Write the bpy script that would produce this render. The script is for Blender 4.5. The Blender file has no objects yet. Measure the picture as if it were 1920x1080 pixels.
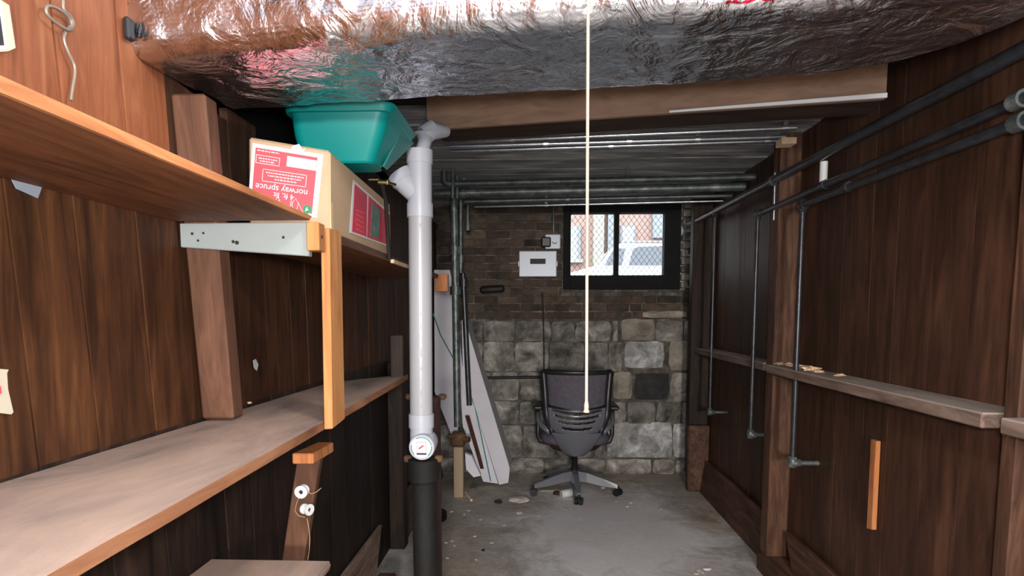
import bpy, bmesh, math, random
from mathutils import Vector, Matrix, noise
R = random.Random(7)
sc = bpy.context.scene
C = sc.collection
# ------------------------------------------------------------------ camera
F = 1200.0; TH = math.atan(108/1200.0); PPY = 588+108
PH = math.asin(50/1200.0*math.cos(TH))
CAM = Vector((0, 0, 1.38))
FW = Vector((-math.sin(PH)*math.cos(TH), math.cos(PH)*math.cos(TH), -math.sin(TH)))
RT = Vector((math.cos(PH), math.sin(PH), 0)); UP = RT.cross(FW)
cam = bpy.data.cameras.new('camera'); cam.sensor_width = 36; cam.lens = 36*F/1920; cam.clip_start = .01
cam.shift_y = (PPY-540)/1920
co = bpy.data.objects.new('camera', cam); C.objects.link(co)
m = Matrix((RT, UP, -FW)).transposed().to_4x4(); m.translation = CAM; co.matrix_world = m
sc.camera = co
sc.view_settings.view_transform = 'Standard'; sc.view_settings.look = 'None'
sc.view_settings.gamma = 1; sc.view_settings.use_curve_mapping = False
sc.view_settings.exposure = 0.0
# ------------------------------------------------------------------ world and lights
w = bpy.data.worlds.new('overcast'); sc.world = w; w.use_nodes = True
w.node_tree.nodes['Background'].inputs[0].default_value = (.86, .93, 1, 1)
w.node_tree.nodes['Background'].inputs[1].default_value = 5.2
def light(name, kind, loc, energy, color, size=.1, tgt=None):
    l = bpy.data.lights.new(name, kind); l.energy = energy; l.color = color
    if kind == 'AREA': l.size = size
    else: l.shadow_soft_size = size
    o = bpy.data.objects.new(name, l); C.objects.link(o); o.location = loc
    if tgt: o.rotation_euler = (Vector(tgt)-Vector(loc)).to_track_quat('-Z', 'Y').to_euler()
    return o
light('camera_flash', 'POINT', (0.06, -.04, 1.445), 120, (.92, .95, 1), .05)
BULB = Vector((.07, .86, 2.10))
BULB_STRENGTH = 470
light('added_fill_behind', 'POINT', (.30, -3.6, 1.50), 900, (1, .94, .88), .2)  # unseen fill lamp, added to brighten the far room evenly

# ------------------------------------------------------------------ helpers
def ray(px, py): return RT*((px-960)/F) + UP*((PPY-py)/F) + FW
def onX(px, py, X): d = ray(px, py); return CAM + d*(X/d.x)
def onY(px, py, Y): d = ray(px, py); return CAM + d*(Y/d.y)
def onZ(px, py, Z): d = ray(px, py); return CAM + d*((Z-CAM.z)/d.z)
def tag(o, label=None, cat=None, group=None, kind=None):
    if label: o['label'] = label
    if cat: o['category'] = cat
    if group: o['group'] = group
    if kind: o['kind'] = kind
    return o
def link(name, me, mt, parent=None, smooth=False):
    if mt and not me.materials: me.materials.append(mt)
    if smooth:
        for p in me.polygons: p.use_smooth = True
    o = bpy.data.objects.new(name, me); C.objects.link(o)
    if parent:
        o.parent = parent
        o.matrix_parent_inverse = Matrix.Translation(-Vector(parent.location)) if parent.type == 'EMPTY' and parent.get('wp') else Matrix()
    return o
def obj(name, bm, mt, parent=None, smooth=False):
    bmesh.ops.recalc_face_normals(bm, faces=bm.faces)
    me = bpy.data.meshes.new(name); bm.to_mesh(me); bm.free()
    return link(name, me, mt, parent, smooth)
def empty(name, loc=(0, 0, 0), world=True):
    # world=True: children are given in world coordinates
    o = bpy.data.objects.new(name, None); C.objects.link(o); o.location = loc; o.empty_display_size = .05
    if world: o['wp'] = 1
    return o
def hexa(bm, pts, bev=0):
    v = [bm.verts.new(p) for p in pts]
    fs = [bm.faces.new([v[i] for i in f]) for f in ((0,1,2,3),(7,6,5,4),(0,4,5,1),(1,5,6,2),(2,6,7,3),(3,7,4,0))]
    if bev:
        es = {e for f in fs for e in f.edges}
        bmesh.ops.bevel(bm, geom=list(es), offset=bev, segments=1, affect='EDGES', profile=.5)
def box(bm, lo, hi, bev=0):
    a, b = lo, hi
    hexa(bm, [(a[0],a[1],a[2]),(b[0],a[1],a[2]),(b[0],b[1],a[2]),(a[0],b[1],a[2]),
              (a[0],a[1],b[2]),(b[0],a[1],b[2]),(b[0],b[1],b[2]),(a[0],b[1],b[2])], bev)
def boxo(name, lo, hi, mt, parent=None, bev=0):
    bm = bmesh.new(); box(bm, lo, hi, bev); return obj(name, bm, mt, parent)
def hexo(name, pts, mt, parent=None, bev=0):
    bm = bmesh.new(); hexa(bm, pts, bev); return obj(name, bm, mt, parent)
def tube(bm, pts, r, n=12, cap=True):
    pts = [Vector(p) for p in pts]; rr = r if isinstance(r, (list, tuple)) else [r]*len(pts)
    rings = []; prev = None
    for i, p in enumerate(pts):
        t = (pts[min(i+1, len(pts)-1)]-pts[max(i-1, 0)]).normalized()
        if prev is None:
            a = Vector((0, 0, 1)) if abs(t.z) < .9 else Vector((1, 0, 0)); u = t.cross(a).normalized()
        else:
            u = (prev - t*prev.dot(t)).normalized()
        prev = u; v = t.cross(u)
        rings.append([bm.verts.new(p+(u*math.cos(2*math.pi*k/n)+v*math.sin(2*math.pi*k/n))*rr[i]) for k in range(n)])
    for a, b in zip(rings, rings[1:]):
        for k in range(n): bm.faces.new((a[k], a[(k+1) % n], b[(k+1) % n], b[k]))
    if cap: bm.faces.new(rings[0]); bm.faces.new(rings[-1][::-1])
def tubeo(name, pts, r, mt, parent=None, n=12, smooth=True):
    bm = bmesh.new(); tube(bm, pts, r, n); o = obj(name, bm, mt, parent, smooth)
    if smooth: sharp(o)
    return o
def sharp(o, ang=.7):
    try: o.data.set_sharp_from_angle(angle=ang)
    except Exception: pass
def bend(a, c, b, r=.05, n=6):
    a, b, c = Vector(a), Vector(b), Vector(c); p = c+(a-c).normalized()*r; q = c+(b-c).normalized()*r
    return [p*(1-t)**2 + c*2*t*(1-t) + q*t*t for t in [i/n for i in range(n+1)]]
def prism(bm, poly, off):
    a = [bm.verts.new(p) for p in poly]; b = [bm.verts.new(Vector(p)+Vector(off)) for p in poly]
    bm.faces.new(a); bm.faces.new(b[::-1])
    for i in range(len(a)): j = (i+1) % len(a); bm.faces.new((a[i], b[i], b[j], a[j]))

# ------------------------------------------------------------------ materials
def mat(name, col=(.5, .5, .5), rough=.6, metal=0.0, **k):
    mt = bpy.data.materials.new(name); mt.use_nodes = True
    b = mt.node_tree.nodes['Principled BSDF']; b.inputs['Base Color'].default_value = (*col, 1)
    b.inputs['Roughness'].default_value = rough; b.inputs['Metallic'].default_value = metal
    for kk, v in k.items(): b.inputs[kk].default_value = v
    return mt
class N:
    def __init__(s, mt): s.t = mt.node_tree; s.b = s.t.nodes['Principled BSDF']
    def n(s, typ, **k):
        x = s.t.nodes.new(typ)
        for a, v in k.items():
            if hasattr(x, a): setattr(x, a, v)
            else: x.inputs[a].default_value = v
        return x
    def l(s, a, b): s.t.links.new(a, b)
    def coords(s, scale=(1, 1, 1), rnd=True):
        tc = s.n('ShaderNodeTexCoord'); mp = s.n('ShaderNodeMapping'); mp.inputs['Scale'].default_value = scale
        if rnd:
            oi = s.n('ShaderNodeObjectInfo'); vm = s.n('ShaderNodeVectorMath', operation='MULTIPLY_ADD')
            s.l(oi.outputs['Random'], vm.inputs[0]); vm.inputs[1].default_value = (17.3, 11.7, 23.1)
            s.l(tc.outputs['Object'], vm.inputs[2]); s.l(vm.outputs[0], mp.inputs['Vector'])
        else: s.l(tc.outputs['Object'], mp.inputs['Vector'])
        return mp.outputs[0]
    def noise(s, vec, scale=5, detail=6, rough=.6, dist=0):
        x = s.n('ShaderNodeTexNoise'); x.inputs['Scale'].default_value = scale; x.inputs['Detail'].default_value = detail
        x.inputs['Roughness'].default_value = rough; x.inputs['Distortion'].default_value = dist; s.l(vec, x.inputs['Vector']); return x.outputs['Fac']
    def ramp(s, fac, stops):
        r = s.n('ShaderNodeValToRGB'); e = r.color_ramp.elements
        while len(e) < len(stops): e.new(.5)
        for x, (p, c) in zip(e, stops): x.position = p; x.color = (*c, 1) if len(c) == 3 else c
        s.l(fac, r.inputs[0]); return r.outputs[0]
    def mix(s, f, a, b, mode='MIX'):
        x = s.n('ShaderNodeMix', data_type='RGBA', blend_type=mode)
        for sock, v in ((0, f), (6, a), (7, b)):
            if isinstance(v, (int, float)): x.inputs[sock].default_value = v
            elif isinstance(v, tuple): x.inputs[sock].default_value = (*v, 1)
            else: s.l(v, x.inputs[sock])
        return x.outputs[2]
    def bump(s, h, strength=.3, dist=.005):
        x = s.n('ShaderNodeBump'); x.inputs['Strength'].default_value = strength; x.inputs['Distance'].default_value = dist
        s.l(h, x.inputs['Height']); s.l(x.outputs[0], s.b.inputs['Normal'])
def wood(name, dark, mid, lite, axis='z', rough=.6, tone=.35, stain=.5, bump=.2, spec=.2):
    mt = mat(name, mid, rough); g = N(mt); g.b.inputs['Specular IOR Level'].default_value = spec
    s = {'x': (1, 9, 9), 'y': (9, 1, 9), 'z': (9, 9, 1)}[axis]
    v = g.coords(s); gr = g.noise(v, 3.0, 7, .62, 1.0)
    v2 = g.coords({'x': (1, 4, 4), 'y': (4, 1, 4), 'z': (4, 4, 1)}[axis]); bl = g.noise(v2, 1.6, 5, .6, .3)
    c = g.ramp(gr, [(.28, dark), (.5, mid), (.75, lite)])
    st = g.ramp(bl, [(.35, (0, 0, 0)), (.65, (1, 1, 1))])
    c = g.mix(stain, c, g.mix(1, c, g.mix(1, st, (1.0-.65*stain,)*3, 'LIGHTEN'), 'MULTIPLY'))
    oi = g.n('ShaderNodeObjectInfo'); mr = g.n('ShaderNodeMapRange'); g.l(oi.outputs['Random'], mr.inputs[0])
    mr.inputs[3].default_value = 1-tone; mr.inputs[4].default_value = 1+tone
    vm = g.n('ShaderNodeVectorMath', operation='SCALE'); g.l(c, vm.inputs[0]); g.l(mr.outputs[0], vm.inputs['Scale'])
    g.l(vm.outputs[0], g.b.inputs['Base Color']); g.bump(gr, bump, .004)
    return mt
def mottled(name, stops, scale=6, rough=.85, tone=.3, bump=.5, bscale=30, metal=0.0, bdist=.006, sc3=(1,1,1)):
    mt = mat(name, stops[0][1], rough, metal); g = N(mt); v = g.coords(sc3)
    a = g.noise(v, scale, 8, .68, .4); c = g.ramp(a, stops)
    oi = g.n('ShaderNodeObjectInfo'); mr = g.n('ShaderNodeMapRange'); g.l(oi.outputs['Random'], mr.inputs[0])
    mr.inputs[3].default_value = 1-tone; mr.inputs[4].default_value = 1+tone
    vm = g.n('ShaderNodeVectorMath', operation='SCALE'); g.l(c, vm.inputs[0]); g.l(mr.outputs[0], vm.inputs['Scale'])
    g.l(vm.outputs[0], g.b.inputs['Base Color']); g.bump(g.noise(v, bscale, 6, .7), bump, bdist)
    return mt
M = {}
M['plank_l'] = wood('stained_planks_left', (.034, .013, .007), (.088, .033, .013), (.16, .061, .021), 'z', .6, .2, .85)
M['plank_u'] = wood('lit_orange_planks', (.14, .042, .018), (.25, .085, .036), (.34, .135, .06), 'z', .6, .12, .4)
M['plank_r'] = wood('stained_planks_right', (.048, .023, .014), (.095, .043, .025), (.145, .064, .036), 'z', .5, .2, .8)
M['plank_d'] = wood('black_stained_shaded_planks', (.010, .007, .006), (.030, .017, .012), (.06, .034, .022), 'z', .6, .3, .8)
M['post'] = wood('stained_posts', (.03, .015, .01), (.095, .045, .027), (.20, .10, .058), 'z', .55, .15, .6)
M['post_l'] = wood('brown_wall_post', (.075, .034, .02), (.125, .058, .034), (.185, .09, .055), 'z', .55, .1, .5)
M['rail'] = wood('dusty_rail', (.10, .066, .05), (.22, .15, .115), (.36, .26, .21), 'y', .8, .12, .6)
M['skirt'] = wood('skirting_board', (.035, .018, .012), (.10, .05, .032), (.19, .10, .065), 'y', .6, .15, .6)
M['shelf_o'] = wood('orange_shelf_board', (.17, .062, .024), (.32, .122, .046), (.44, .19, .078), 'y', .5, .06, .4, .15)
M['shelf_d'] = wood('dusty_shelf_board', (.20, .14, .11), (.36, .235, .175), (.44, .30, .23), 'y', .85, .04, .7, .15)
M['new_o'] = wood('orange_pine', (.30, .12, .04), (.44, .19, .065), (.52, .26, .10), 'z', .5, .05, .3, .12)
M['stick'] = wood('orange_stick', (.32, .11, .04), (.50, .19, .07), (.62, .27, .11), 'z', .5, .05, .3, .12)
M['beam'] = wood('painted_beam', (.17, .105, .07), (.24, .15, .10), (.29, .185, .125), 'x', .6, .05, .3, .1)
M['beam_d'] = wood('dark_ceiling_board', (.015, .01, .008), (.035, .022, .016), (.06, .04, .03), 'x', .7, .25, .5)
M['ceil'] = wood('grey_ceiling_board', (.16, .16, .16), (.55, .56, .56), (.80, .82, .84), 'x', .7, .15, .9)
M['ceil_w'] = wood('whitewashed_ceiling_board', (.60, .62, .66), (.70, .72, .77), (.78, .80, .84), 'x', .7, .05, .2, .1)
M['brick'] = mottled('old_bricks', [(.3, (.02, .018, .013)), (.45, (.06, .046, .032)), (.56, (.095, .062, .044)), (.66, (.085, .085, .065)), (.8, (.30, .28, .25))], 7, .9, .35, .7)
M['stone'] = mottled('grey_stone', [(.3, (.035, .032, .028)), (.44, (.15, .14, .12)), (.58, (.33, .31, .275)), (.74, (.66, .64, .60))], 6, .9, .3, .9, 22, 0, .012)
M['stone_b'] = mottled('pale_stone', [(.3, (.16, .15, .12)), (.5, (.34, .31, .25)), (.7, (.48, .44, .37)), (.85, (.60, .57, .52))], 6, .9, .1, .9, 22, 0, .012)
M['stone_w'] = mottled('whitewashed_stone', [(.32, (.12, .115, .10)), (.5, (.36, .36, .35)), (.62, (.62, .63, .63)), (.8, (.80, .82, .83))], 7, .9, .1, .8, 22, 0, .01)
M['stone_k'] = mottled('sooty_stone', [(.35, (.018, .018, .018)), (.6, (.04, .04, .038)), (.85, (.22, .22, .2))], 9, .9, .1, .8, 22)
M['mortar'] = mottled('mortar', [(.3, (.035, .03, .026)), (.5, (.09, .08, .068)), (.75, (.30, .28, .25))], 9, .95, 0, .8)
M['pipe_k'] = mottled('black_iron_pipe', [(.3, (.02, .021, .025)), (.6, (.05, .052, .06)), (.8, (.09, .09, .10))], 14, .32, .1, .15, 60, .35)
M['pipe_g'] = mottled('grey_green_pipe', [(.3, (.05, .06, .055)), (.55, (.13, .155, .148)), (.8, (.34, .36, .35))], 14, .4, .2, .3, 60, .5)
M['conduit'] = mottled('steel_conduit', [(.3, (.42, .45, .5)), (.7, (.68, .72, .78))], 14, .25, .05, .1, 60, .9)
M['iron'] = mottled('cast_iron', [(.3, (.003, .003, .003)), (.6, (.008, .007, .006)), (.78, (.035, .024, .017))], 9, .75, .1, .4, 40, .2)
M['rust'] = mottled('rusty_iron', [(.3, (.04, .022, .013)), (.6, (.13, .07, .035)), (.8, (.25, .15, .08))], 20, .8, .1, .6, 60, .2)
M['pvc'] = mat('white_pvc', (.36, .365, .385), .3)
M['pvc2'] = mat('white_pvc_fitting', (.41, .43, .48), .32)
M['white'] = mat('white_paint', (.62, .63, .63), .5)
M['paper'] = mat('paper', (.48, .42, .31), .8)
M['black'] = mat('black', (.01, .01, .01), .6)
M['black_frame'] = mottled('black_window_paint', [(.3, (.003, .003, .0035)), (.7, (.008, .008, .009))], 10, .9, .1, .2)
M['teal'] = mat('teal_plastic', (.0, .23, .215), .42)
M['teal_d'] = mat('teal_ribbed_plastic', (.03, .22, .21), .5)
M['card'] = mottled('cardboard', [(.3, (.38, .26, .155)), (.7, (.47, .33, .205))], 5, .8, .03, .1)
M['red'] = mat('red_print', (.86, .07, .09), .45)
M['red_d'] = mat('deep_red_print', (.50, .02, .05), .45)
M['pink'] = mat('pink_print', (.95, .50, .50), .5)
M['green'] = mat('green_print', (.02, .20, .09), .5)
M['ink'] = mat('grey_ink', (.28, .3, .34), .6)
M['treepic'] = mottled('tree_picture', [(.35, (.03, .08, .07)), (.55, (.10, .18, .15)), (.8, (.35, .42, .35))], 40, .5, 0, 0)
M['foam'] = mottled('white_foam_board', [(.3, (.62, .60, .66)), (.7, (.74, .73, .78))], 3, .7, .08, .05)
M['film'] = mat('green_film_edge', (.03, .24, .22), .4)
M['chair'] = mat('charcoal_plastic', (.13, .135, .155), .3)
M['chair_d'] = mat('black_plastic', (.014, .014, .016), .4)
M['meshf'] = mottled('mesh_fabric', [(.3, (.06, .052, .07)), (.7, (.11, .10, .125))], 40, .7, 0, .3, 300)
M['seat'] = mat('maroon_seat_underside', (.03, .010, .012), .6)
M['cord'] = mat('cream_cord', (.26, .205, .155), .6)
M['wire'] = mat('dull_wire', (.24, .20, .16), .5, .5)
M['string'] = mat('tan_string', (.42, .24, .13), .9)
M['brass'] = mat('brass', (.75, .62, .32), .25, 1)
M['boxgrey'] = mat('grey_enamel', (.50, .55, .62), .38, .1)
M['concrete'] = None
M['chip'] = mottled('plaster_chips', [(.3, (.45, .40, .34)), (.7, (.75, .72, .66))], 8, .9, .25, .3)
M['bark'] = mottled('pale_wood_chips', [(.3, (.50, .32, .18)), (.7, (.78, .60, .42))], 8, .9, .15, .3)
M['tan'] = mat('tan_paint', (.36, .27, .17), .7)

# bracket: grey white with a few dark marks
M['bracket'] = mottled('painted_bracket', [(.2, (.22, .245, .24)), (.8, (.28, .31, .30))], 3, .6, 0, .1)
# floor
mt = mat('concrete_floor', (.3, .3, .3), .8); g = N(mt); v = g.coords((1, 1, 1), False)
big = g.noise(v, .9, 6, .6, .5); med = g.noise(v, 3.2, 9, .7, .8); fine = g.noise(v, 26, 7, .75)
c = g.ramp(med, [(.28, (.17, .14, .11)), (.44, (.36, .315, .26)), (.58, (.55, .52, .47)), (.72, (.88, .86, .82))])
br = g.ramp(big, [(.40, (.34, .23, .14)), (.60, (.52, .50, .47))])
c = g.mix(.55, c, br); c = g.mix(.6, c, g.ramp(fine, [(.3, (.4, .4, .4)), (.6, (1, 1, 1))]), 'MULTIPLY')
# pale stains with window daylight painted into the colour, in the middle of the floor (object coordinates)
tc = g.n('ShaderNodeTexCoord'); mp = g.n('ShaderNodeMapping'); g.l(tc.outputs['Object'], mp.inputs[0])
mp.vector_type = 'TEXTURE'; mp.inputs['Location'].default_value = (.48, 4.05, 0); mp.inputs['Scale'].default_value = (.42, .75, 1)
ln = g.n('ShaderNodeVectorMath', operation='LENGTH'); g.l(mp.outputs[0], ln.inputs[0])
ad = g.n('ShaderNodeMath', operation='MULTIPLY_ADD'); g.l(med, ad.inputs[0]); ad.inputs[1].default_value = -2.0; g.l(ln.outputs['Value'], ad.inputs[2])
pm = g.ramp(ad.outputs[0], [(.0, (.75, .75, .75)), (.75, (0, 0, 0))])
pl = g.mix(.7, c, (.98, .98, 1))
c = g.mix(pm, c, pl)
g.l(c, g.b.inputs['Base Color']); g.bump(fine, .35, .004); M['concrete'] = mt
# foil
mt = mat('foil_wrap', (.74, .78, .86), .17, 1.0); g = N(mt); v = g.coords((1, 1, 1), False)
n1 = g.noise(v, 9, 4, .55, 1.2); n2 = g.noise(v, 34, 5, .6, .6)
wv = g.n('ShaderNodeTexWave'); g.l(v, wv.inputs['Vector']); wv.inputs['Scale'].default_value = 38; wv.inputs['Distortion'].default_value = .6; wv.bands_direction = 'Z'
a1 = g.n('ShaderNodeMath', operation='MULTIPLY_ADD'); g.l(n2, a1.inputs[0]); a1.inputs[1].default_value = .22; g.l(n1, a1.inputs[2])
a2 = g.n('ShaderNodeMath', operation='MULTIPLY_ADD'); g.l(wv.outputs['Fac'], a2.inputs[0]); a2.inputs[1].default_value = .012; g.l(a1.outputs[0], a2.inputs[2])
g.bump(a2.outputs[0], .75, .024)
tcx = g.n('ShaderNodeTexCoord'); sp = g.n('ShaderNodeSeparateXYZ'); g.l(tcx.outputs['Object'], sp.inputs[0])
def band(sock, a, b):
    x = g.n('ShaderNodeMath', operation='COMPARE'); g.l(sock, x.inputs[0]); x.inputs[1].default_value = (a+b)/2; x.inputs[2].default_value = (b-a)/2; return x.outputs[0]
mx_ = band(sp.outputs[0], .34, .80); rz = band(sp.outputs[2], 1.945, 1.972); n3 = g.noise(g.coords((30, 30, 90), False), 2.2, 3, .5)
th_ = g.n('ShaderNodeMath', operation='GREATER_THAN'); g.l(n3, th_.inputs[0]); th_.inputs[1].default_value = .50
m1 = g.n('ShaderNodeMath', operation='MULTIPLY'); g.l(mx_, m1.inputs[0]); g.l(rz, m1.inputs[1]); m2 = g.n('ShaderNodeMath', operation='MULTIPLY'); g.l(m1.outputs[0], m2.inputs[0]); g.l(th_.outputs[0], m2.inputs[1])
g.l(g.mix(m2.outputs[0], (.70, .76, .86), (.75, .04, .10)), g.b.inputs['Base Color']); M['foil'] = mt
# window glass
mt = mat('window_glass', (1, 1, 1), .02); b = mt.node_tree.nodes['Principled BSDF']; b.inputs['Transmission Weight'].default_value = 1; b.inputs['IOR'].default_value = 1.02; M['glass'] = mt
mt = mat('bulb_glow', (1, 1, 1), .5); b = mt.node_tree.nodes['Principled BSDF']; b.inputs['Emission Color'].default_value = (1, .96, .90, 1); b.inputs['Emission Strength'].default_value = BULB_STRENGTH; M['bulb'] = mt
M['salmon'] = mottled('salmon_brick_facade', [(.3, (.36, .24, .20)), (.7, (.42, .28, .24))], 3, .9, 0, 0)
M['cream_out'] = mat('cream_column', (.40, .41, .33), .8)
M['grey_out'] = mat('grey_cladding', (.27, .29, .31), .8)
M['carwhite'] = mat('car_white', (.55, .56, .57), .2)
M['carglass'] = mat('car_glass', (.13, .14, .16), .08)
M['asphalt'] = mat('asphalt', (.12, .12, .12), .9)
M['wgl'] = mat('pale_window', (.42, .46, .42), .2)

def facemat(o, axis, sign, mt, th=.7):
    o.data.materials.append(mt)
    for p in o.data.polygons:
        if p.normal[axis]*sign > th: p.material_index = len(o.data.materials)-1
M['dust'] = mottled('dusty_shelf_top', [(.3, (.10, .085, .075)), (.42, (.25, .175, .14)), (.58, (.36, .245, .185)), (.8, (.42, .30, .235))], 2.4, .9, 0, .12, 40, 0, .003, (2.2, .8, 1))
M['rail_t'] = mottled('dusty_rail_top', [(.3, (.22, .17, .14)), (.6, (.36, .29, .245)), (.8, (.48, .40, .34))], 9, .95, .05, .2, 40, 0, .003, (1, .3, 1))
M['under'] = wood('dark_shelf_underside', (.08, .032, .014), (.16, .06, .024), (.24, .09, .036), 'y', .6, .05, .5, .15)  # darker brown wood for the downward shelf faces
M['edge_o'] = wood('worn_orange_edge', (.13, .052, .025), (.27, .115, .055), (.40, .19, .10), 'y', .7, .05, .5, .3)
# ------------------------------------------------------------------ room shell
XL, XR, YB, YF, ZC = -.87, 1.32, 5.48, -4.0, 2.285
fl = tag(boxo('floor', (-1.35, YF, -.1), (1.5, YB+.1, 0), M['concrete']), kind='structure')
wf = tag(boxo('wall_front', (-1.35, YF-.12, 0), (1.5, YF, 2.5), M['plank_d']), kind='structure')
ce = tag(boxo('ceiling', (-1.35, YF, ZC+.02), (1.5, YB+.1, ZC+.12), M['beam_d']), kind='structure')
y = YF+.02
while y < YB-.02:
    wd = .14; y2 = min(y+wd, YB)
    bm = bmesh.new(); box(bm, (-1.0, y, ZC+R.uniform(-.003, .003)), (XR+.02, y2-.006, ZC+.03), .003)
    obj('ceiling_board', bm, M['ceil'] if y > 2.75 else M['ceil_w'] if y < 1.2 else M['beam_d'], ce); y = y2
wl = tag(boxo('wall_left', (-1.30, YF, 0), (-1.22, YB+.1, 2.5), M['black']), kind='structure')
def leanL(Y): return .075*max(0, min(1, (3.2-Y)/1.8))      # old boards lean towards the near end at the top
seams = [YF, -3.6, -3.2, -2.8, -2.4, -2.0, -1.6, -1.3, -1.0, -.7, -.4, -.1, .15, .4, .62, .85, 1.073, 1.228, 1.415, 1.57, 1.70, 1.86, 2.04, 2.24, 2.39, 2.60, 2.80, 3.03, 3.25, 3.47, 3.66, 3.9, 4.12, 4.35, 4.6, 4.85, 5.1, 5.32, YB]
for i, (a, b) in enumerate(zip(seams, seams[1:])):
    la, lb = leanL(a), leanL(b)
    zt = ZC if b < 1.68 else 1.38+R.uniform(.52, .60)
    if b < 1.75 and b > 1.6: zt = 1.38+.56
    if b > 3: zt = 1.38+.75
    def band(z0, z1, mt):
        g_ = R.uniform(.0025, .0045); xo = R.uniform(0, .002)
        ya0, ya1, yb0, yb1 = a-la*(z0-1), a-la*(z1-1), b-lb*(z0-1), b-lb*(z1-1)
        dz = R.uniform(-.03, .03) if 1.7 < z1 < ZC else 0
        hexo('plank', [(XL-.025, ya0+g_, z0), (XL-xo, ya0+g_, z0), (XL-xo, yb0-g_, z0), (XL-.025, yb0-g_, z0),
                       (XL-.025, ya1+g_, z1), (XL-xo, ya1+g_, z1), (XL-xo, yb1-g_, z1+dz), (XL-.025, yb1-g_, z1+dz)], mt, wl)
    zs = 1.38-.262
    band(0, zs-.0045, M['plank_d'] if b > .4 else M['plank_l'])  # shade below the shelf is put into a darker plank colour
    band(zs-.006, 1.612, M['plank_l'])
    band(1.616, zt, M['plank_u'] if b < 1.7 else M['plank_r'])  # bulb light on the near upper planks is put into a brighter orange
bm = bmesh.new(); box(bm, (XL-.07, YF, 1.98), (XL-.03, 1.66, 2.04)); box(bm, (XL-.07, YF, 1.30), (XL-.03, YB, 1.36)); box(bm, (XL-.07, YF, .45), (XL-.03, YB, .51))
obj('nailing_rail', bm, M['plank_d'], wl)
# right wall
wr = tag(boxo('wall_right', (XR+.03, YF, 0), (XR+.12, YB+.1, 2.5), M['black']), kind='structure')
seams = [YF, -3.5, -3.0, -2.5, -2.0, -1.5, -1.15, -.8, -.45, -.1, .25, .55, .85, 1.15, 1.42, 1.70, 1.86, 2.03, 2.23, 2.45, 2.63, 2.87, 3.08, 3.36, 3.55, 3.78, 4.0, 4.22, 4.45, 4.66, 4.9, 5.1, 5.3, YB]
for a, b in zip(seams, seams[1:]):
    xo = R.uniform(0, .002); g_ = .0032; ln_ = R.uniform(-.01, .02)
    hexo('plank', [(XR+xo, a+g_, 0), (XR+.028, a+g_, 0), (XR+.028, b-g_, 0), (XR+xo, b-g_, 0),
                   (XR+xo, a+g_-ln_*0, ZC), (XR+.028, a+g_, ZC), (XR+.028, b-g_, ZC), (XR+xo, b-g_, ZC)], M['plank_r'], wr)
# ------------------------------------------------------------------ back wall: brick above, stone below
WX0, WX1 = onY(1056, 450, YB).x, onY(1268, 450, YB).x
WZ0, WZ1 = onY(1160, 543, YB).z, onY(1160, 386, YB).z
wb = tag(empty('wall_back', (0, YB, 0)), kind='structure')
def wallbox(n_, x0, x1, z0, z1, y0=YB, y1=YB+.32, mt=None): return boxo(n_, (x0, y0, z0), (x1, y1, z1), mt or M['mortar'], wb)
OX1 = WX1+.10
wallbox('mortar_bed', -1.3, WX0, 0, 2.5); wallbox('mortar_bed', OX1, 1.5, 0, 2.5)
wallbox('mortar_bed', WX0, OX1, 0, WZ0); wallbox('mortar_bed', WX0, OX1, WZ1+.02, 2.5)
ZS = 1.335
def bricks(x0, x1, z0, z1, row0):
    z = z0; r = row0
    while z < z1-.02:
        h = .064; x = x0-(.11 if r % 2 else 0)+R.uniform(-.015, .015)
        while x < x1:
            wd = R.choice((.20, .205, .21, .105)) if R.random() < .9 else .1
            a, b = max(x, x0), min(x+wd, x1)
            inwin = (b > WX0+.005 and a < OX1-.005 and z+h > WZ0 and z < WZ1+.01)
            parts = [(a, b)]
            if inwin:
                parts = []
                if a < WX0-.03: parts.append((a, WX0))
                if b > OX1+.03: parts.append((OX1, b))
            for a_, b_ in parts:
                if b_-a_ > .03:
                    d = R.uniform(.004, .016)
                    bm = bmesh.new()
                    j = lambda: R.uniform(-.004, .004)
                    hexa(bm, [(a_+j(), YB-d+j(), z+j()), (b_-.009+j(), YB-d+j(), z+j()), (b_-.009, YB+.02, z), (a_, YB+.02, z),
                              (a_+j(), YB-d+j(), z+h-.008+j()), (b_-.009+j(), YB-d+j(), z+h-.008+j()), (b_-.009, YB+.02, z+h-.008), (a_, YB+.02, z+h-.008)], .004)
                    obj('brick', bm, M['brick'], wb)
            x += wd
        z += h+.004; r += 1
bricks(-.95, XR+.02, ZS, ZC, 0)
# jagged whitewashed brick ends beside the window opening
for k in range(11):
    z = WZ0+.01+k*.066
    boxo('brick', (OX1-.03-R.uniform(0, .022), YB-.012, z), (OX1+.05, YB+.10, z+.055), M['stone_b'] if k % 2 else M['stone'], wb, .006)
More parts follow.
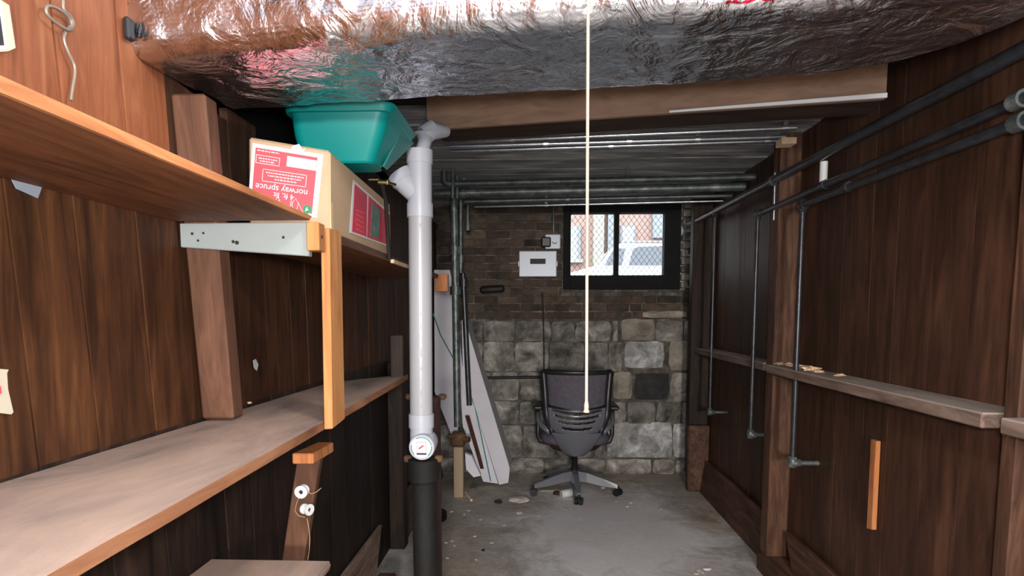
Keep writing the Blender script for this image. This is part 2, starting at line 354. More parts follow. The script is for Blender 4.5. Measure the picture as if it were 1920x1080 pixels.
# stones
special = [((1165, 598, 1228, 638), 'stone_b'), ((1172, 641, 1246, 690), 'stone_w'), ((1190, 700, 1256, 750), 'stone_k'),
           ((1138, 793, 1262, 858), 'stone_w'), ((1262, 796, 1300, 858), 'stone_w'), ((1206, 583, 1290, 596), 'stone_b'),
           ((1255, 640, 1300, 694), 'stone_b'), ((1150, 698, 1186, 748), 'stone_b')]
rects = []
for (x0, y0, x1, y1), mm in special:
    p, q = onY(x0, y1, YB-.03), onY(x1, y0, YB-.03); rects.append((p.x, p.z, min(q.x, XR), q.z, mm))
rowpx = [892, 860, 797, 752, 697, 640, 600]
for i in range(6):
    zt = onY(1150, rowpx[i+1], YB-.03).z; zb = onY(1150, rowpx[i], YB-.03).z if i else 0
    x = -.95+R.uniform(-.1, 0)
    while x < XR:
        wd = R.uniform(.19, .42) if i < 4 else R.uniform(.18, .34); a, b = x, min(x+wd, XR+.02)
        for rx0, rz0, rx1, rz1, _ in rects:
            if rz0 < (zb+zt)/2 < rz1 and rx1 > a and rx0 < b:
                if rx0 > a+.05: b = rx0-.012
                else: a = None; x = rx1+.01; break
        if a is None: continue
        x = b+.002 if b > a else x+.1
        if b-a < .05: continue
        rects.append((a, zb, b-.012, zt-.010, 'stone'))
for x0, z0, x1, z1, mm in rects:
    bm = bmesh.new(); d = R.uniform(.018, .05); nx, nz = 5, 4
    rr = min(.018, (x1-x0)/4, (z1-z0)/3); grid = []
    for jz in range(nz+1):
        row = []
        for ix in range(nx+1):
            u, t = ix/nx, jz/nz; ed = ix in (0, nx) or jz in (0, nz)
            cx = x0+(x1-x0)*u+(0 if not ed else R.uniform(-.006, .006)); cz = z0+(z1-z0)*t+(R.uniform(-.006, .006) if jz else 0)
            if ix in (0, nx) and jz in (0, nz): cx += rr*.5*(1 if ix == 0 else -1); cz += rr*.4*(1 if jz == 0 else -1)
            row.append(bm.verts.new((cx, YB-(d*.35 if ed else d+R.uniform(-.008, .008)), max(cz, 0))))
        grid.append(row)
    for jz in range(nz):
        for ix in range(nx): bm.faces.new((grid[jz][ix], grid[jz][ix+1], grid[jz+1][ix+1], grid[jz+1][ix]))
    edge = [grid[0][k] for k in range(nx+1)]+[grid[k][nx] for k in range(1, nz+1)]+[grid[nz][k] for k in range(nx-1, -1, -1)]+[grid[k][0] for k in range(nz-1, 0, -1)]
    back = [bm.verts.new((q.co.x, YB+.01, q.co.z)) for q in edge]
    for k in range(len(edge)): k2 = (k+1) % len(edge); bm.faces.new((edge[k], back[k], back[k2], edge[k2]))
    bm.faces.new(back)
    obj('stone', bm, M[mm], wb)
# window
wn = tag(empty('window_1', (WX0, YB, WZ0)), kind='structure')
wy = YB+.05
gl = onY(1069, 517, wy); g2 = onY(1152, 402, wy); g3 = onY(1159, 517, wy); g4 = onY(1245, 400, wy)
bm = bmesh.new()
box(bm, (WX0, YB-.015, WZ0), (gl.x, wy+.05, WZ1+.02), .004); box(bm, (g2.x, YB+.02, gl.z-.01), (g3.x, wy+.05, g4.z+.01), .004)
box(bm, (g4.x, YB-.0, WZ0), (OX1-.06, wy+.05, WZ1+.02), .004)
box(bm, (gl.x, YB-.01, WZ0), (g4.x, wy+.05, gl.z), .004); box(bm, (gl.x, YB-.01, g4.z), (g4.x, wy+.05, WZ1+.02), .004)
obj('window_frame', bm, M['black_frame'], wn)
for a, b in ((gl.x, g2.x), (g3.x, g4.x)):
    boxo('pane', (a-.01, wy+.02, gl.z-.01), (b+.01, wy+.024, g4.z+.01), M['glass'], wn)
    # rounded corners of the putty line
    bm = bmesh.new()
    for cx, sx in ((a, 1), (b, -1)):
        for cz, sz in ((gl.z, 1), (g4.z, -1)):
            r_ = .022; poly = [Vector((cx-sx*.002, wy+.002, cz-sz*.002))]+[Vector((cx+sx*r_*(1-math.sin(t)), wy+.002, cz+sz*r_*(1-math.cos(t)))) for t in [math.pi/2*k/5 for k in range(6)]]
            prism(bm, poly, (0, .015, 0))
    obj('corner_putty', bm, M['black_frame'], wn)
boxo('window_sill', (WX0-.02, YB-.05, WZ0-.022), (OX1+.02, YB+.05, WZ0-.002), M['mortar'], wn, .004)
boxo('latch_stick', (0, 0, 0), (1, 1, 1), M['pipe_g'], wn).matrix_world = Matrix.Translation(onY(1066, 540, YB-.02))@Matrix.Rotation(-.08, 4, 'Y')@Matrix.Diagonal((.02, .015, .20, 1))
# outside security mesh
bm = bmesh.new(); my = YB+.16; px0, px1, pz0, pz1 = gl.x-.05, g4.x+.05, gl.z-.05, g4.z+.05; pit = .046
sl = 1.35
def clipseg(x, s):
    # line z = pz0 + s*sl*(X-x)
    pts = []
    for X in (px0, px1):
        Z = pz0+s*sl*(X-x)
        if pz0 <= Z <= pz1: pts.append((X, Z))
    for Z in (pz0, pz1):
        X = x+(Z-pz0)/(s*sl)
        if px0 < X < px1: pts.append((X, Z))
    return pts[:2] if len(pts) >= 2 else None
H_ = (pz1-pz0)/sl
x = px0-H_
while x < px1+H_:
    for s in (1, -1):
        q = clipseg(x, s)
        if q: tube(bm, [(q[0][0], my+.002*s, q[0][1]), (q[1][0], my+.002*s, q[1][1])], .0016, 4)
    x += pit
o = obj('wire_mesh', bm, mat('galvanised_wire', (.34, .37, .40), .5)); tag(o, 'diamond wire mesh guard outside the basement window', 'mesh guard', kind='stuff')
# ------------------------------------------------------------------ outside
GZ = 1.55
tag(boxo('ground_1', (-14, YB+.35, GZ-.1), (20, 30, GZ), M['asphalt']), kind='structure')
BY = 19.0
bd = tag(empty('brick_building', (2, BY, GZ)), 'salmon brick building across the lot, behind the white car', 'building')
def fac(n_, x0, y0, x1, y1, mt, d=.12, back=0):
    p, q = onY(x0, y1, BY-d), onY(x1, y0, BY-d); return boxo(n_, (p.x, BY-d, max(p.z, GZ)), (q.x, BY+back, q.z), mt, bd)
boxo('wall', (-6, BY, GZ), (12, BY+2, 5.6), M['salmon'], bd)
f1 = fac('window', 1060, 424, 1086, 487, M['wgl'], .05); fac('window_frame', 1083, 423, 1089, 488, M['grey_out'], .1); fac('window_sill', 1056, 486, 1092, 492, M['wgl'], .2)
fac('column', 1111, 330, 1134, 640, M['cream_out'], .35); fac('downpipe', 1137, 330, 1153, 640, M['grey_out'], .25)
fac('window_frame', 1163, 422, 1192, 458, M['grey_out'], .1); fac('window', 1167, 426, 1188, 456, M['wgl'], .12)
fac('cladding', 1224, 330, 1262, 446, M['grey_out'], .2)
# car
CY = 14.5
cr = tag(empty('car', (2.2, CY, GZ)), 'white car parked outside the basement window', 'car')
def cp(px, py): p = onY(px, py, CY); return (p.x, CY, max(p.z, GZ+.3))
rx = cp(1300, 455)[0]
zr = cp(1200, 456)[2]; zb_ = cp(1200, 516)[2]
lx = cp(1147, 460)[0]
belt = cp(1200, 497)[2]
poly = [(cp(1118, 520)[0]-1.0, CY, GZ+.35), (cp(1118, 520)[0]-1.0, CY, belt-.25), (cp(1124, 515)[0], CY, belt-.02), (cp(1148, 466)[0], CY, zr-.07), (lx+.15, CY, zr), (rx+1.6, CY, zr), (rx+2.0, CY, belt), (rx+2.0, CY, GZ+.35)]
bm = bmesh.new(); prism(bm, poly, (0, 1.75, 0)); bmesh.ops.bevel(bm, geom=bm.edges[:], offset=.04, segments=2, affect='EDGES'); obj('body', bm, M['carwhite'], cr)
def cg(pts, n_='side_window'):
    bm = bmesh.new(); prism(bm, [Vector(cp(*p))+Vector((0, -.02, 0)) for p in pts], (0, .015, 0)); obj(n_, bm, M['carglass'], cr)
cg([(1179, 497), (1187, 467), (1196, 463), (1252, 461), (1252, 497)]); cg([(1262, 497), (1262, 461), (1310, 461), (1318, 497)])
cg([(1134, 497), (1150, 468), (1160, 466), (1172, 466), (1166, 497)])
bm = bmesh.new(); p = cp(1168, 455); tube(bm, [(p[0], CY+.15, zr+.05), (rx+1.2, CY+.15, zr+.05)], .02, 8); obj('roof_rail', bm, M['grey_out'], cr)
for X in (lx+.1, rx+1.1):
    bm = bmesh.new(); tube(bm, [(X, CY-.02, GZ+.34), (X, CY+.2, GZ+.34)], .34, 24); obj('wheel', bm, M['chair_d'], cr)
# ------------------------------------------------------------------ right wall studs, rails, skirting
def stud(n_, px, pyb, X, Y0, Y1, z0, z1, lab, mt, leanv=0):
    o = hexo(n_, [(X, Y0, z0), (XR, Y0, z0), (XR, Y1, z0), (X, Y1, z0), (X, Y0-leanv, z1), (XR, Y0-leanv, z1), (XR, Y1-leanv, z1), (X, Y1-leanv, z1)], mt, None, .004)
    return tag(o, lab, 'post', 'studs of the right wall')
XS = 1.215
stud('wall_post', 0, 0, XS, 1.665, 1.72, 0, ZC, 'reddish wooden stud nearest the camera on the right wall', M['post'], .02)
stud('wall_post', 0, 0, XS, 3.36, 3.46, .09, ZC, 'brown wooden stud in the middle of the right wall, standing on a block', M['post'])
stud('wall_post', 0, 0, XS-.04, 5.0, 5.1, .12, ZC, 'black wooden stud at the far right corner beside the stone wall', M['plank_d'])
p = onZ(1412, 1008, .02)
tag(boxo('wood_block', (XS-.03, 3.05, 0), (XR, 3.42, .09), M['skirt'], None, .008), 'dark wooden sill block on the floor under the middle right stud', 'wood block')
tag(boxo('wood_block', (XS-.055, 4.93, 0), (XR, 4.985, .52), M['skirt'], None, .006), 'short rough brown board standing in front of the far right corner stud', 'board')
zr_ = 1.38-.262
def rail(y0, y1, x0, lab, zz=zr_):
    o = boxo('wall_rail', (x0, y0, zz-.042), (XR, y1, zz), M['rail'], None, .004); facemat(o, 2, 1, M['rail_t']); tag(o, lab, 'rail', 'ledges of the right wall')
rail(-.2, 1.655, 1.17, 'dusty wooden ledge at the right edge of the photo, nearer than the near stud')
rail(1.73, 3.35, 1.175, 'dusty wooden ledge on the right wall between near and middle stud, wood chips on it')
rail(3.47, 4.99, 1.20, 'dusty wooden ledge on the right wall between middle and far stud')
tag(hexo('baseboard_right', [(1.25, -.5, 0), (1.275, -.5, 0), (1.275, 3.04, 0), (1.25, 3.04, 0), (1.285, -.5, .25), (1.31, -.5, .25), (1.31, 3.3, .25), (1.285, 3.3, .25)], M['skirt'], None, .003), kind='structure')
tag(hexo('baseboard_right', [(1.25, 3.48, 0), (1.275, 3.48, 0), (1.275, 4.9, 0), (1.25, 4.9, 0), (1.285, 3.48, .25), (1.31, 3.48, .25), (1.31, 4.9, .25), (1.285, 4.9, .25)], M['skirt'], None, .003), kind='structure')
# left: baseboards and post base
tag(hexo('baseboard_left', [(-.82, 3.75, 0), (-.80, 3.75, 0), (-.80, 5.3, 0), (-.82, 5.3, 0), (-.865, 3.75, .24), (-.845, 3.75, .24), (-.845, 5.3, .24), (-.865, 5.3, .24)], M['rail'], None, .003), kind='structure')
tag(hexo('baseboard_left', [(-.83, .2, 0), (-.81, .2, 0), (-.81, 3.05, 0), (-.83, 3.05, 0), (-.865, .2, .24), (-.845, .2, .24), (-.845, 3.35, .24), (-.865, 3.35, .24)], M['rail'], None, .003), kind='structure')
tag(boxo('sill_board', (-.79, 2.5, 0), (-.70, 3.05, .10), M['skirt'], None, .008), 'brown board end lying on the floor against the left skirting', 'board')
tag(boxo('wall_post', (XL+.002, 3.62, .0), (-.78, 3.72, 1.10), M['plank_d'], None, .004), 'dark stud at the foot of the left wall below the shelf end', 'post')

# ------------------------------------------------------------------ left shelving
SX = -.54
ZU = 1.599; ZL = 1.38-.27
# wall post behind shelves
bm = bmesh.new(); lp = .075
def lb(y0, y1, z0, z1): hexa(bm, [(XL+.002, y0-lp*(z0-1.11), z0), (-.785, y0-lp*(z0-1.11), z0), (-.785, y1-lp*(z0-1.11), z0), (XL+.002, y1-lp*(z0-1.11), z0), (XL+.002, y0-lp*(z1-1.11), z1), (-.785, y0-lp*(z1-1.11), z1), (-.785, y1-lp*(z1-1.11), z1), (XL+.002, y1-lp*(z1-1.11), z1)], .005)
lp = .10; lb(1.60, 1.66, ZL-.001, 1.895)
tag(obj('wall_post', bm, M['post_l']), 'brown wooden stud on the left wall, its top under the foil duct', 'post')
# the shelves
def shelf(name, pts, mt, lab):
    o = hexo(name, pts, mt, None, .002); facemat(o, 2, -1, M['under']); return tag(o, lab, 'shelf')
sy = 1.515
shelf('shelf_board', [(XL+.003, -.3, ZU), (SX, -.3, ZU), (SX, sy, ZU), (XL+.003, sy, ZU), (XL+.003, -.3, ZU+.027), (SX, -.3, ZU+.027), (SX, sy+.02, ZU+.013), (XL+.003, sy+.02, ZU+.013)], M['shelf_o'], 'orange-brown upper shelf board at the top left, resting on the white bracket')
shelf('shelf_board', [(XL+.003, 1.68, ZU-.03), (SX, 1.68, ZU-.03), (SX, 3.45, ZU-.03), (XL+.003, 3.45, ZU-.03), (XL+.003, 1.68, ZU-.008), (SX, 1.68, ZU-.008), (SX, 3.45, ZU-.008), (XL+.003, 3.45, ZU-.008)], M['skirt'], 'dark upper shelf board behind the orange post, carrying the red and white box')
lerp_ = lambda a, b, t: a+(b-a)*t
bm = bmesh.new()
def slab(x0, x1, y0, y1): box(bm, (x0, y0, ZL-.024), (x1, y1, ZL))
def bl4(c, u, t): return (c[0]*(1-u)+c[1]*u)*(1-t)+(c[2]*(1-u)+c[3]*u)*t
NX, NY = 5, 60; TT = []; BB = []
for jy in range(NY+1):
    t = jy/NY; yy = -.3+2.92*t; wob = noise.noise(Vector((yy*6, 0, 0)))*.003
    TT.append([bm.verts.new((lerp_(XL+.003, SX+(wob if ix == NX else 0), ix/NX), yy, bl4((1.118, 1.075, 1.094, 1.130), ix/NX, t)+noise.noise(Vector((ix*.7, yy*3, 2)))*.0012)) for ix in range(NX+1)])
    BB.append([bm.verts.new((lerp_(XL+.003, SX+(wob if ix == NX else 0), ix/NX), yy, bl4((1.096, 1.053, 1.072, 1.108), ix/NX, t))) for ix in range(NX+1)])
for jy in range(NY):
    for ix in range(NX): bm.faces.new((TT[jy][ix], TT[jy][ix+1], TT[jy+1][ix+1], TT[jy+1][ix])); bm.faces.new((BB[jy][ix], BB[jy+1][ix], BB[jy+1][ix+1], BB[jy][ix+1]))
    for ix in (0, NX): bm.faces.new((TT[jy][ix], TT[jy+1][ix], BB[jy+1][ix], BB[jy][ix]))
for jy in (0, NY):
    for ix in range(NX): bm.faces.new((TT[jy][ix], TT[jy][ix+1], BB[jy][ix+1], BB[jy][ix]))
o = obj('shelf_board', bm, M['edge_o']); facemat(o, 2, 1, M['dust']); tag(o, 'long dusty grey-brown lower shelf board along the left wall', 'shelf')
# white bracket
p0, p1 = onY(330, 420, 1.53), onY(600, 424, 1.53); q0, q1 = onY(330, 463, 1.53), onY(596, 480, 1.53)
bk = tag(empty('shelf_bracket', (p0.x, 1.53, q0.z)), 'pale grey painted wooden bracket under the upper left shelf', 'bracket')
zt = ZU-.001
hexo('bar', [(XL+.003, 1.535, q0.z), (SX-.012, 1.535, q1.z), (SX-.012, 1.557, q1.z), (XL+.003, 1.557, q0.z), (XL+.003, 1.535, zt-.001), (SX-.012, 1.535, zt), (SX-.012, 1.557, zt), (XL+.003, 1.557, zt-.001)], M['bracket'], bk, .002)
for (x, y, r_) in ((360, 438, .0035), (381, 437, .003), (371, 451, .003), (437, 453, .004), (444, 455, .005), (531, 445, .0035)):
    p = onY(x, y, 1.534); bm = bmesh.new(); tube(bm, [p, p+Vector((0, .006, 0))], r_, 10); obj('nail_hole', bm, M['black'], bk)
# orange upright
up = tag(empty('shelf_upright', (SX, 1.6, ZL)), 'bright orange pine upright joining the two left shelves', 'upright')
zb = onY(613, 806, 1.56).z
PX0 = SX+.004
hexo('board', [(PX0, 1.562, zb), (PX0+.022, 1.562, zb+.002), (PX0+.022, 1.665, zb+.01), (PX0, 1.665, zb+.01), (PX0, 1.575, ZU-.01), (PX0+.022, 1.575, ZU-.01), (PX0+.022, 1.672, ZU-.004), (PX0, 1.672, ZU-.004)], M['new_o'], up, .002)
boxo('cleat', (SX-.01, 1.515, ZU-.07), (SX+.02, 1.56, ZU-.004), M['new_o'], up, .002)
p = onX(617, 455, SX+.021); bm = bmesh.new(); tube(bm, [(SX+.018, 1.535, ZU-.036), (SX+.0215, 1.535, ZU-.036)], .004, 8); obj('nail', bm, M['black'], up)
# orange ends of the shelf bearers beyond the pipe
tag(boxo('shelf_bearer', (SX-.02, 3.455, ZU-.10), (SX+.05, 3.50, ZU-.008), M['stick'], None, .002), 'small orange wood end showing just right of the white pipe', 'wood end')
tag(boxo('tan_trim', (SX+.001, 2.33, ZU-.036), (SX+.014, 2.60, ZU-.022), M['bark'], None, .002), 'pale split wood lath under the dark upper shelf, left of the white pipe', 'wood lath')

# hanging wire
pts = [(118, 0), (120, 18), (133, 32), (137, 48), (128, 56), (104, 42), (88, 26), (88, 12), (104, 14), (126, 30), (134, 46), (124, 58), (120, 74), (128, 98), (139, 122), (140, 140), (136, 165), (133, 188)]
P = [onX(a, b, XL+.012+(.006 if 3 < i < 9 else 0)) for i, (a, b) in enumerate(pts)]
sm = []
for i in range(len(P)-1):
    a, b, c_, d = P[max(i-1, 0)], P[i], P[i+1], P[min(i+2, len(P)-1)]
    for k in range(4):
        t = k/4; sm.append(.5*((2*b)+(c_-a)*t+(2*a-5*b+4*c_-d)*t*t+(3*b-a-3*c_+d)*t**3))
tag(tubeo('hanging_wire', sm+[P[-1]], .0028, M['wire'], None, 8), 'old looped wire hanging on the orange upper left wall', 'wire')
def sheet(name, pts, mt, lab, cat, X=XL+.003, th=.0012):
    bm = bmesh.new(); prism(bm, [onX(a, b, X) for a, b in pts], (th, 0, 0)); return tag(obj(name, bm, mt), lab, cat)
cd = sheet('framed_card', [(-30, -20), (16, 10), (28, 90), (14, 96), (-30, 100)], M['paper'], 'cream card with a white edge and dark picture at the top left corner', 'card')
bm = bmesh.new(); prism(bm, [onX(a, b, XL+.0045) for a, b in ((-30, -10), (2, 5), (14, 92), (8, 92), (-30, 96))], (.001, 0, 0)); obj('border', bm, M['white'], cd)
bm = bmesh.new(); prism(bm, [onX(a, b, XL+.0058) for a, b in ((-30, -5), (-4, 5), (7, 85), (-30, 85))], (.001, 0, 0)); obj('picture', bm, M['black'], cd)
tc_ = sheet('paper_tag', [(-20, 690), (15, 693), (12, 700), (14, 730), (24, 773), (20, 777), (-20, 772)], M['paper'], 'torn cream paper tag with a red mark on the lower left wall', 'tag')
bm = bmesh.new(); prism(bm, [onX(a, b, XL+.0045) for a, b in ((-10, 722), (1, 724), (2, 738), (-10, 740))], (.001, 0, 0)); obj('red_mark', bm, M['red'], tc_)
sheet('paper_scrap', [(20, 335), (78, 350), (70, 372), (48, 362), (30, 354)], mat('bluish_paper', (.22, .25, .28), .8), 'torn bluish white paper scrap just beneath the upper left shelf', 'paper scrap')
sheet('plaster_fleck', [(474, 676), (479, 673), (484, 684), (481, 695), (476, 690)], M['white'], 'small white fleck on the dark boards above the lower shelf', 'fleck')

# pale chip on shelf
for (a, b) in ((466, 757),):
    p = onZ(a, b, ZL); tag(boxo('wood_chip', (p.x-.008, p.y-.006, ZL), (p.x+.008, p.y+.006, ZL+.006), M['bark'], None, .001), 'small pale chip lying on the lower shelf by the stud', 'chip')

# low bench and T-shaped board under the shelf
bz = onZ(628, 1050, 0)
BZ = .735
bA = onZ(622, 1050, BZ); bB = onZ(430, 1080, BZ)
bn = hexo('low_shelf_board', [(XL+.003, .3, BZ-.025), (bA.x-.0, .3, BZ-.025), (bA.x, bA.y-.02, BZ-.025), (XL+.003, bA.y-.01, BZ-.025), (XL+.003, .3, BZ), (bA.x, .3, BZ), (bA.x+.004, bA.y, BZ), (XL+.003, bA.y-.0, BZ)], M['shelf_d'], None, .008)
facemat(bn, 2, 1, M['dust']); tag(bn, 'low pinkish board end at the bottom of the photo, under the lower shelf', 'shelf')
tag(boxo('bench_leg', (-.66, .9, 0), (-.60, .98, BZ-.025), M['post'], None, .004), 'dark leg carrying the low board under the shelf', 'post')
tag(boxo('bench_leg', (-.66, .2, 0), (-.60, .28, BZ-.025), M['post'], None, .004), 'second dark leg carrying the low board, nearer the camera', 'post')
TY = 1.78
tb = tag(empty('board_crutch', (-.66, TY, 0)), 'leaning brown board with a short crosspiece on top, under the lower shelf', 'board')
tl, tr = onY(556, 864, TY), onY(600, 862, TY); bl_, br_ = onY(527, 1058, TY), onY(568, 1058, TY)
def ext(a, b, z): t = (z-a.z)/(b.z-a.z); return a+(b-a)*t
bl0, br0 = ext(tl, bl_, .0), ext(tr, br_, .0)
dy = Vector((.0, .03, 0))
hexo('upright_board', [bl0, br0, br0+dy, bl0+dy, tl, tr, tr+dy, tl+dy], M['post_l'], tb, .003)
ca, cb, cc, cd2 = onY(547, 851, TY-.06), onY(587, 850, TY-.06), onY(615, 829, TY+.05), onY(585, 829, TY+.05)
zc = tr.z+.001; zt_ = zc+.03
hexo('crosspiece', [(ca.x, ca.y, zc), (cb.x, cb.y, zc), (cc.x, TY+.10, zc), (cd2.x, TY+.10, zc), (ca.x, ca.y, zt_), (cb.x, cb.y, zt_), (cc.x, TY+.10, zt_), (cd2.x, TY+.10, zt_)], M['stick'], tb, .003)
def spool(px, py, Y, rad, rot, lab):
    p = onY(px, py, Y); s_ = empty('thread_spool', p, False)
    bm = bmesh.new(); prof = [(.006, 0), (rad, 0), (rad, .004), (rad*.55, .007), (rad*.5, .018), (rad*.9, .021), (rad*.9, .025), (.006, .025)]; n_ = 24
    rings = [[bm.verts.new((r_*math.cos(6.2832*k/n_), r_*math.sin(6.2832*k/n_), z)) for k in range(n_)] for r_, z in prof]
    for a, b in zip(rings, rings[1:]+rings[:1]):
        for k in range(n_): bm.faces.new((a[k], a[(k+1) % n_], b[(k+1) % n_], b[k]))
    obj('reel', bm, M['white'], s_); bm = bmesh.new(); tube(bm, [(0, 0, .004), (0, 0, .02)], .006, 12); obj('hub_hole', bm, M['black'], s_)
    s_.rotation_euler = rot; tag(s_, lab, 'spool')
spool(564, 923, TY-.028, .0185, (-math.pi/2, 0, 0), 'round white spool facing the camera on the leaning board')
spool(581, 956, TY-.02, .0165, (-math.pi/2, 0, 1.1), 'white spool turned edge-on, hanging below the round one')
def string(pts, Y, lab):
    tag(tubeo('string', [onY(a, b, Y) for a, b in pts], .0012, M['string'], None, 6), lab, 'string')
string([(576, 922), (584, 926), (594, 922), (602, 915)], TY-.03, 'tan string end sticking out right of the round spool')
string([(560, 934), (556, 945), (553, 958), (560, 967), (572, 970)], TY-.015, 'tan string looping between the two white spools')
string([(576, 972), (579, 990), (581, 1010), (580, 1030), (577, 1050)], TY-.015, 'tan string hanging down from the edge-on spool')

# ------------------------------------------------------------------ foil duct
def ductpath():
    a = Vector((-.85, 1.578, 0)); b = Vector((.735, 1.375, 0)); c_ = Vector((.76+.0, -.9, 0)); out = []
    n1 = 150; rr = .20
    d1 = (b-a).normalized(); s0 = b-d1*rr; s1 = b+(c_-b).normalized()*rr
    for i in range(n1): out.append(a+(s0-a)*i/n1)
    for i in range(30): t = i/30; out.append(s0*(1-t)**2+b*2*t*(1-t)+s1*t*t)
    for i in range(61): out.append(s1+(c_-s1)*i/60)
    return out
path = ductpath(); bm = bmesh.new(); W2, H2 = .202, .165; ZD = 1.93+H2
sec = []; nseg = 18; cr_ = .032
for (sx, sz, a0) in ((1, -1, -90), (1, 1, 0), (-1, 1, 90), (-1, -1, 180)):
    cr_ = .055 if sx == 1 else .03
    for k in range(8):
        t = math.radians(a0+90*k/7); sec.append((sx*(W2-cr_)+cr_*math.cos(t), sz*(H2-cr_)+cr_*math.sin(t)))
dens = []
for i in range(len(sec)):
    a, b = sec[i], sec[(i+1) % len(sec)]; L = math.dist(a, b); k_ = max(1, int(L/.018))
    for j in range(k_): dens.append((a[0]+(b[0]-a[0])*j/k_, a[1]+(b[1]-a[1])*j/k_))
sec = dens; rings = []; cum = 0
for i, p in enumerate(path):
    t = (path[min(i+1, len(path)-1)]-path[max(i-1, 0)]).normalized(); nrm = Vector((-t.y, t.x, 0)) * -1
    if i: cum += (p-path[i-1]).length
    ring = []
    for (u, v_) in sec:
        d = Vector((u, v_)).normalized()
        q = p+nrm*u+Vector((0, 0, ZD+v_))
        w1 = noise.noise(Vector((cum*7, u*3, v_*3+5)))*.010
        w2 = noise.noise(Vector((cum*26+v_*9, u*5, v_*5)))*.0055
        w3 = abs(noise.noise(Vector((cum*14-v_*12, u*10+9, v_*7))))*.009
        damp = .45 if v_ < -H2+.01 else 1
        dd = (w1+w2-w3)*damp
        q += nrm*(d.x*dd)+Vector((0, 0, d.y*dd))
        if p.x > .75 and i < 185: pass
        ring.append(bm.verts.new(q))
    rings.append(ring)
K = len(sec)
for a, b in zip(rings, rings[1:]):
    for k in range(K): bm.faces.new((a[k], a[(k+1) % K], b[(k+1) % K], b[k]))
bm.faces.new(rings[0]); bm.faces.new(rings[-1][::-1])
dc = obj('foil_duct', bm, M['foil'], None, True)
tag(dc, 'large crinkled silver foil wrapped duct crossing under the ceiling', 'duct')
# printed red lettering scraps on the foil (flat tapes)
for (x0, y0, x1, y1) in ((1440, 26, 1485, 6), (1400, 58, 1500, 30), (1530, 30, 1640, 8), (1290, 12, 1300, 4), (1640, 14, 1780, 4), (1800, 12, 1900, 3)):
    pass
# collar at the duct's left end and duct strap
tag(boxo('duct_hanger', (-.866, 1.352, 1.95), (-.852, 1.375, 1.995), M['black'], None, .004), 'black plastic end of the duct collar against the left wall', 'collar')

# ------------------------------------------------------------------ beam
def bp(px, py, z): return onZ(px, py, z)
zbm = 1.38+.715
A = bp(800, 243, zbm); B_ = bp(1662, 184, zbm)
dirv = (B_-A).normalized(); nb = Vector((-dirv.y, dirv.x, 0))*.20
bmr = tag(empty('ceiling_beam', A), 'brown boxed beam crossing the ceiling behind the foil duct', 'beam')
up_ = Vector((0, 0, ZC-zbm-.004))
hexo('face_board', [A, B_, B_+nb*.12, A+nb*.12, A+up_, B_+up_, B_+nb*.12+up_, A+nb*.12+up_], M['beam'], bmr, .002)
hexo('soffit_board', [A+nb*.13+Vector((0,0,.004)), B_+nb*.13+Vector((0,0,.004)), B_+nb+Vector((0,0,.004)), A+nb+Vector((0,0,.004)), A+nb*.13+up_*.9, B_+nb*.13+up_*.9, B_+nb+up_*.9, A+nb+up_*.9], M['beam_d'], bmr, .002)
s0 = bp(1255, 213, zbm-.001); s1 = B_; o1 = -nb.normalized()*.004; h_ = Vector((0, 0, .011))
s0 = A+dirv*((s0-A).dot(dirv))
hexo('white_edge_strip', [s0+o1*1.6, s1+o1*2.2, s1-o1*.1, s0-o1*.1, s0+o1*1.6+h_*.6, s1+o1*2.2+h_*1.35, s1-o1*.1+h_*1.35, s0-o1*.1+h_*.6], M['white'], bmr)
# ------------------------------------------------------------------ ceiling pipes
def hp(name, x0, y0, x1, y1, z, r, mt, lab, cat='pipe', grp=None, pre=None, X1=None, straps=()):
    a, b = onZ(x0, y0, z), onZ(x1, y1, z); a.z = b.z = z
    if X1: b = a+(b-a)*((X1-a.x)/(b.x-a.x))
    pts = [a, b]
    if pre: pts = [a+Vector((0, 0, pre))]+bend(a+Vector((0, 0, pre)), a, b, .035)+[b]
    o = empty(name, a); tubeo('pipe_run', pts, r, mt, o); tag(o, lab, cat, grp)
    for t in straps:
        c_ = a+(b-a)*t; d = (b-a).normalized()
        bm = bmesh.new(); tube(bm, [c_-d*.012, c_+d*.012], r*1.35, 12); obj('coupling', bm, mt, o)
        boxo('strap', (c_.x-.01, c_.y-.006, z+r*.9), (c_.x+.01, c_.y+.006, ZC-.001), mt, o)
    return a, b
hp('conduit', 840, 267, 1450, 241, 2.245, .010, M['conduit'], 'uppermost of the three shiny conduits behind the beam', 'conduit', None, None, 1.2, (.2, .97))
hp('conduit', 842, 275, 1450, 257, 2.240, .012, M['conduit'], 'middle shiny conduit behind the beam, brightest of the three', 'conduit', None, None, 1.2, (.3, .55, .75))
hp('conduit', 846, 284, 1448, 264, 2.235, .010, M['conduit'], 'lowest and furthest of the three shiny conduits behind the beam', 'conduit', None, None, 1.2, (.5, .96))
tag(boxo('wood_end', (1.13, 3.12, 2.17), (1.20, 3.2, 2.20), M['bark'], None, .002), 'pale little wood end where the conduits meet the right wall', 'wood end')
hp('ceiling_pipe', 833, 345, 1412, 332, 2.205, .021, M['pipe_g'], 'grey water pipe under the far ceiling, nearest of the four, elbow at its left end', 'pipe', None, .14, 1.31, (.6,))
hp('ceiling_pipe', 815, 363, 1396, 350, 2.185, .028, M['pipe_g'], 'thick grey-green pipe under the far ceiling, second from the camera', 'pipe', None, None, 1.31, (.1,))
hp('ceiling_pipe', 870, 378, 1357, 367, 2.18, .016, M['pipe_g'], 'thin dark pipe under the far ceiling, third from the camera', 'pipe', None, None, 1.31, (.4,))
hp('ceiling_pipe', 890, 388, 1345, 377, 2.18, .009, M['conduit'], 'thin bright pipe directly above the window', 'pipe', None, None, 1.31, (.3,))
